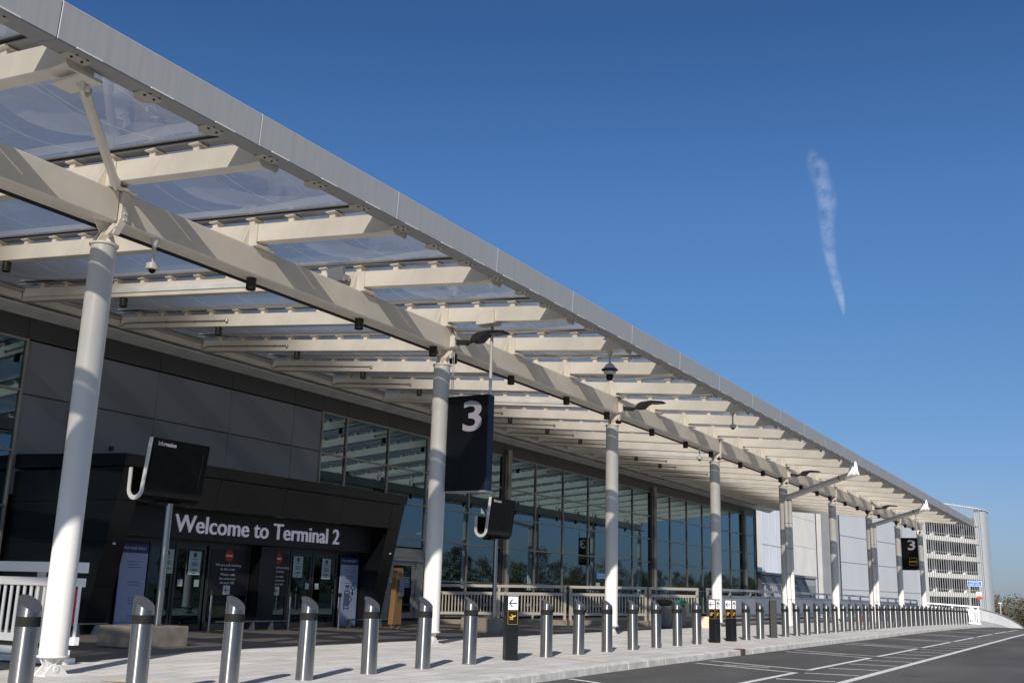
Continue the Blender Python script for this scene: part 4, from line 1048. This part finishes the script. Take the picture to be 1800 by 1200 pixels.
MB().box(-34, -28.4, 113.2, 115.7, -3, 13).build('dark_slot', 'slot', t)
MB().box(-34, -27.9, 115.7, 123.8, -3, 13).build('grey_wall', 'concrete_grey', t)
t = thing('clad_warehouse', 'blue-grey metal clad building behind the far columns', 'building', (-28, 122, -3))
d = Vector((.127, .992, 0)); o = Vector((-28, 124.4, 0)); nrm = Vector((.992, -.127, 0))
m = MB(); L_ = 30.5
m.prism([(0, 0), (L_, 0), (L_, -10), (0, -10)], o + ZP * -5, d, nrm, (0, 0, 17.6)); m.build('wall', 'clad_blue', t)
m = MB()
for z in (-.5, 2.3, 5.4, 8.4): m.prism([(0, 0), (L_, 0), (L_, .03), (0, .03)], o + ZP * z, d, nrm, (0, 0, .06))
m.build('sheet_joints', 'plant_grey', t)
MB().prism([(-.3, -.1), (-.02, -.1), (-.02, .12), (-.3, .12)], o + ZP * -4, d, nrm, (0, 0, 16.5)).build('corner_strip', 'slot', t)
MB().prism([(L_ + .1, -3), (L_ + 3.2, -3), (L_ + 3.2, .2), (L_ + .1, .2)], o + ZP * -5, d, nrm, (0, 0, 19)).build('stair_core', 'park_white', t)

# multi-storey car park with vertical fins round a curved end
t = thing('car_park', 'white multi-storey car park with vertical fins and a curved end', 'building', (-24, 176, -9))
S0 = Vector((-25.4, 170.0, 0)); hd = R(20.6); path_ = []
q = 0.
while q < 15.2: path_.append((S0 + Vector((math.sin(hd), math.cos(hd), 0)) * q, hd)); q += .70
pc, h_ = path_[-1]; rho = 25.
pos = Vector(pc)
while h_ > R(-62):
    st = .70; h_ -= st / rho; pos = pos + Vector((math.sin(h_), math.cos(h_), 0)) * st; path_.append((Vector(pos), h_))
lev = [(13.05, 13.6), (10.15, 10.85), (7.35, 8.05), (4.55, 5.25), (1.75, 2.45), (-1.05, -.35), (-3.9, -3.2), (-6.7, -6)]
lev = [(a + .35, b_ + .35) for a, b_ in lev]
def nrm_(h): return Vector((math.cos(h), -math.sin(h), 0))
outer = [p for p, h in path_]; inner = [p - nrm_(h) * .30 for p, h in path_]
deep = [p - nrm_(h) * (9 if i < 24 else 6) for i, (p, h) in enumerate(path_)]
def ribbon(m, A, B, z0, z1):
    n = len(A); vs = [(*a.xy, z0) for a in A] + [(*b_.xy, z0) for b_ in B] + [(*a.xy, z1) for a in A] + [(*b_.xy, z1) for b_ in B]
    fs = []
    for i in range(n - 1):
        fs += [(i, i + 1, n + i + 1, n + i), (2 * n + i, 3 * n + i, 3 * n + i + 1, 2 * n + i + 1), (i, 2 * n + i, 2 * n + i + 1, i + 1), (n + i, n + i + 1, 3 * n + i + 1, 3 * n + i)]
    fs += [(0, n, 3 * n, 2 * n), (n - 1, 3 * n - 1, 4 * n - 1, 2 * n - 1)]
    m.add(vs, fs)
for a, b_ in lev:
    m = MB(); ribbon(m, inner[:26], [p - nrm_(h) * .6 for p, h in path_][:26], a, b_); fl = m.build('floor_band', 'park_white', t)
    m = MB(); ribbon(m, [p - nrm_(h) * .62 for p, h in path_], deep, a - .02, a + .25); m.build('floor_slab', 'plant_grey', t)
    m = MB(); ribbon(m, [p - nrm_(h) * .42 for p, h in path_][:25], [p - nrm_(h) * .48 for p, h in path_][:25], b_ + .38, b_ + .46); m.build('guard_rail', 'fin_grey', t)
m = MB(); ribbon(m, [p - nrm_(h) * 5.0 for p, h in path_], [p - nrm_(h) * 5.4 for p, h in path_], -9, 13.6); m.build('deck_shade_wall', 'slot', t)  # dark wall put in to stand for the shade inside the decks
k0 = 24; m = MB(); ribbon(m, [p - nrm_(h) * (.10 + max(0, .5 - .1 * (i - k0))) for i, (p, h) in enumerate(path_) if i >= k0], [p - nrm_(h) * .64 for i, (p, h) in enumerate(path_) if i >= k0], -9, 16.1); m.build('curved_wall', 'hoarding', t, smooth=60)
m = MB(); ribbon(m, outer, [p - nrm_(h) * .35 for p, h in path_], 16.15, 16.3); m.build('top_rail', 'park_white', t)
for i, (p, h) in enumerate(path_[:27]):
    dv = Vector((math.sin(h), math.cos(h), 0))
    MB().prism([(-.025, 0), (.025, 0), (.025, -.08), (-.025, -.08)], (*p.xy, -8.5), dv, nrm_(h), (0, 0, 24.7)).build('fin', 'fin_grey', t)
for i in (2, 9, 16, 23):
    p, h = path_[i]; c = p - nrm_(h) * 2.5
    MB().box(c.x - .3, c.x + .3, c.y - .3, c.y + .3, -9, 13).build('pillar', 'park_white', t)

# bridge parapet sweeping down to the right
t = thing('bridge_parapet', 'white curved bridge parapet dropping away at the road end', 'parapet', (-9.2, 90, -.5))
pp = [(-9.75, 85.2, .86), (-9.56, 87, .78), (-9.2, 89.5, .62), (-8.94, 92, .47), (-8.7, 94.5, .27), (-8.39, 97, -.01), (-8.07, 99, -.33), (-7.7, 101, -.76), (-7.1, 104, -1.5), (-6.3, 108, -2.6)]
m = MB(); vs = []
for x, y, z in pp: vs += [(x, y, z), (x, y, z - .85), (x - .25, y, z - .85), (x - .25, y, z)]
m.add(vs, [(4 * i + a, 4 * i + (a + 1) % 4, 4 * i + 4 + (a + 1) % 4, 4 * i + 4 + a) for i in range(len(pp) - 1) for a in range(4)] + [(0, 1, 2, 3)])
m.build('wall', 'rail_white', t)
m = MB()
for a, b_ in zip(pp, pp[1:]): m.bar((a[0] - .12, a[1], a[2] + .04), (b_[0] - .12, b_[1], b_[2] + .04), .32, .06)
m.build('capping', 'fin_grey', t)
m = MB()
for a, b_ in zip(pp, pp[1:]): m.bar((a[0] + .12, a[1], a[2] - 1.0), (b_[0] + .12, b_[1], b_[2] - 1.0), .4, .3)
m.build('footing', 'concrete_grey', t)
# road signs by the bridge
t = thing('road_sign', 'blue sign reading coaches keep left on a grey pole', 'road sign', (-9.45, 84.6, -.4))
MB().box(-9.96, -8.98, 84.57, 84.59, 2.40, 2.80).build('border', 'sign_white', t)
MB().box(-9.93, -9.01, 84.555, 84.568, 2.43, 2.77).build('plate', 'blue', t)
MB().text('COACHES', (-9.47, 84.553, 2.63), XP, ZP, .10, .68, .004, 'C').text('KEEP LEFT', (-9.47, 84.553, 2.47), XP, ZP, .10, .76, .004, 'C').build('lettering', 'sign_white', t)
MB().cyl((-9.85, 84.64, -.5), (-9.85, 84.64, 2.8), .04, n=10).build('pole', 'fin_grey', t)
t = thing('prohibition_sign', 'small white and red sign on a thin pole under the blue sign', 'road sign', (-9.2, 84.3, -.4))
MB().box(-9.36, -9.02, 84.27, 84.285, 1.72, 2.02).build('plate', 'sign_white', t)
MB().box(-9.36, -9.02, 84.265, 84.284, 1.52, 1.71).build('lower_plate', 'red', t)
m = MB()
for i in range(16):
    a0, a1 = i * math.pi / 8, (i + 1) * math.pi / 8; c = Vector((-9.19, 84.266, 1.87)); m.bar(c + Vector((math.cos(a0), 0, math.sin(a0))) * .10, c + Vector((math.cos(a1), 0, math.sin(a1))) * .10, .025, .006, (0, 1, 0))
m.bar((-9.26, 84.266, 1.94), (-9.12, 84.266, 1.80), .022, .006, (0, 1, 0)); m.build('ring', 'red', t)
MB().cyl((-9.16, 84.32, -.5), (-9.16, 84.32, 2.0), .03, n=8).build('pole', 'fin_grey', t)

# ------------------------------------------------------------------ trees and street furniture across the road
def tree_proto(nm, seed, h, wd, leafm, label, grp):
    rnd = random.Random(seed); t = thing(nm, label, 'tree', (0, 0, 0), grp, local=True)
    m = MB(); m.cyl((0, 0, -.3), (0, 0, h * .45), .16, .09, n=8)
    tips = []
    for i in range(9):
        a = rnd.uniform(0, 6.28); e = rnd.uniform(.5, 1.2); l = h * rnd.uniform(.25, .42); z = h * rnd.uniform(.22, .45)
        q = Vector((math.cos(a) * math.cos(e) * l, math.sin(a) * math.cos(e) * l, z + math.sin(e) * l)); m.cyl((0, 0, z), q, .06, .02, n=6); tips.append(q)
    m.build('trunk', 'bark', t)
    m = MB(); cl = []
    for i in range(52):
        a = rnd.uniform(0, 6.28); rr = wd * math.sqrt(rnd.random()); zz = h * (.14 + .82 * rnd.random()); k = 1 - ((zz / h - .55) / .5) ** 2
        cl.append((Vector((math.cos(a) * rr * max(.25, k), math.sin(a) * rr * max(.25, k), zz)), rnd.uniform(.5, 1.0) * wd * .36, rnd.choice((0, 0, 1))))
    for c, r, k in cl:
        m.mat(k)
        for i in range(46):
            d = Vector((rnd.gauss(0, 1), rnd.gauss(0, 1), rnd.gauss(0, .8))).normalized() * r * rnd.random() ** .4
            p = c + d; u = Vector((rnd.gauss(0, 1), rnd.gauss(0, 1), rnd.gauss(0, 1))).normalized(); v = u.orthogonal().normalized(); s = rnd.uniform(.10, .22)
            m.add([p - u * s, p + v * s * .6, p + u * s, p - v * s * .6], [(0, 1, 2, 3)])
    m.build('crown', leafm, t, smooth=180)
    return t
protos = [tree_proto('tree', 11, 9.5, 3.6, ['leaf_olive', 'leaf_brown'], 'x', 'x'), tree_proto('tree', 23, 8.2, 4.0, ['leaf_brown', 'leaf_olive'], 'x', 'x'), tree_proto('tree', 35, 10.6, 3.2, ['leaf_brown', 'leaf_brown'], 'x', 'x')]
used = set()
def place_tree(k, loc, label, grp, rz, s):
    o = protos[k]
    if k not in used: used.add(k); c = o; o.location = loc; o.rotation_euler = (0, 0, rz)
    else: c = copy_tree(o, loc, rz=rz)
    c.scale = (s, s, s); c['label'] = label; c['group'] = grp
KD = ['olive green tree', 'broad brownish tree', 'tall bare brown tree']
far = [(-23, 236, 1), (-19.5, 246, 0), (-16, 240, 2), (-12.5, 250, 1), (-9, 243, 0), (-5, 255, 2), (0, 246, 1), (5, 252, 0), (-26, 262, 2), (-14, 268, 0), (-3, 270, 1), (10, 246, 1), (16, 256, 2)]
for i, (x, y, k) in enumerate(far):
    place_tree(k, (x, y, -9.4), KD[k] + ' in the clump beyond the bridge, right of the car park', 'trees beyond the bridge', random.uniform(0, 6), random.uniform(1.2, 1.36))
for i in range(80):
    k = i % 3; yy = 12 + i * 5.2
    place_tree(k, (46 + random.uniform(-3, 3) + (6 if i % 2 else 0), yy + random.uniform(-1.5, 1.5), -.9), KD[k] + ' across the road, seen mirrored in the glass', 'trees across the road', random.uniform(0, 6), random.uniform(.72, 1.0))
def lamp_post(x, y, label):
    b = zprof(y) - .2; t = thing('street_lamp', label, 'street lamp', (x, y, b), 'street lamps across the road')
    MB().cyl((x, y, b), (x, y, b + 8.2), .09, .05, n=12).build('pole', 'fin_grey', t)
    m = MB().bar((x - .9, y, b + 8.2), (x + .9, y, b + 8.2), .06, .06); m.build('arm', 'fin_grey', t)
    for s in (-1, 1): MB().box(x + s * 1.1 - .35, x + s * 1.1 + .35, y - .14, y + .14, b + 8.14, b + 8.26).build('lamp_head', 'fin_grey', t)
for i, y in enumerate((28, 62, 96)): lamp_post(17, y, 'grey twin-headed street lamp across the road, seen mirrored in the glass')
m = thing('far_lamp', 'thin distant lamp pole in front of the trees', 'street lamp', (-18.6, 200, -9))
MB().cyl((-18.6, 200, -9), (-18.6, 200, 1.3), .09, n=8).build('pole', 'fin_grey', m); MB().box(-18.85, -18.35, 199.8, 200.2, 1.3, 1.45).build('lamp_head', 'clad_white', m)

# ------------------------------------------------------------------ vapour trail high in the sky
D = 2600.; F = 1828.28
def ray(u, v): return (right * (u - 900) - up * (v - 600) - back * F).normalized() * D
cp = [(1426, 262, 4), (1431, 272, 15), (1437, 290, 21), (1446, 320, 22), (1453, 350, 20), (1454, 380, 17), (1455, 410, 15), (1457, 440, 13), (1463, 470, 11), (1470, 495, 11), (1477, 520, 9), (1482, 545, 5), (1483, 552, 1)]
m = MB(); n = 18; vs = []
for u, v, hw_ in cp:
    c = ray(u, v); r = hw_ * D / F
    for i in range(n):
        a = 2 * math.pi * i / n; vs.append(c + right * math.cos(a) * r + back * math.sin(a) * r * .8)
m.add(vs, [(j * n + i, j * n + (i + 1) % n, (j + 1) * n + (i + 1) % n, (j + 1) * n + i) for j in range(len(cp) - 1) for i in range(n)])
o = m.build('vapour_trail', 'vapour', smooth=180)
o['kind'] = 'stuff'
tag(o, 'thin wispy white vapour trail in the blue sky', 'vapour trail')
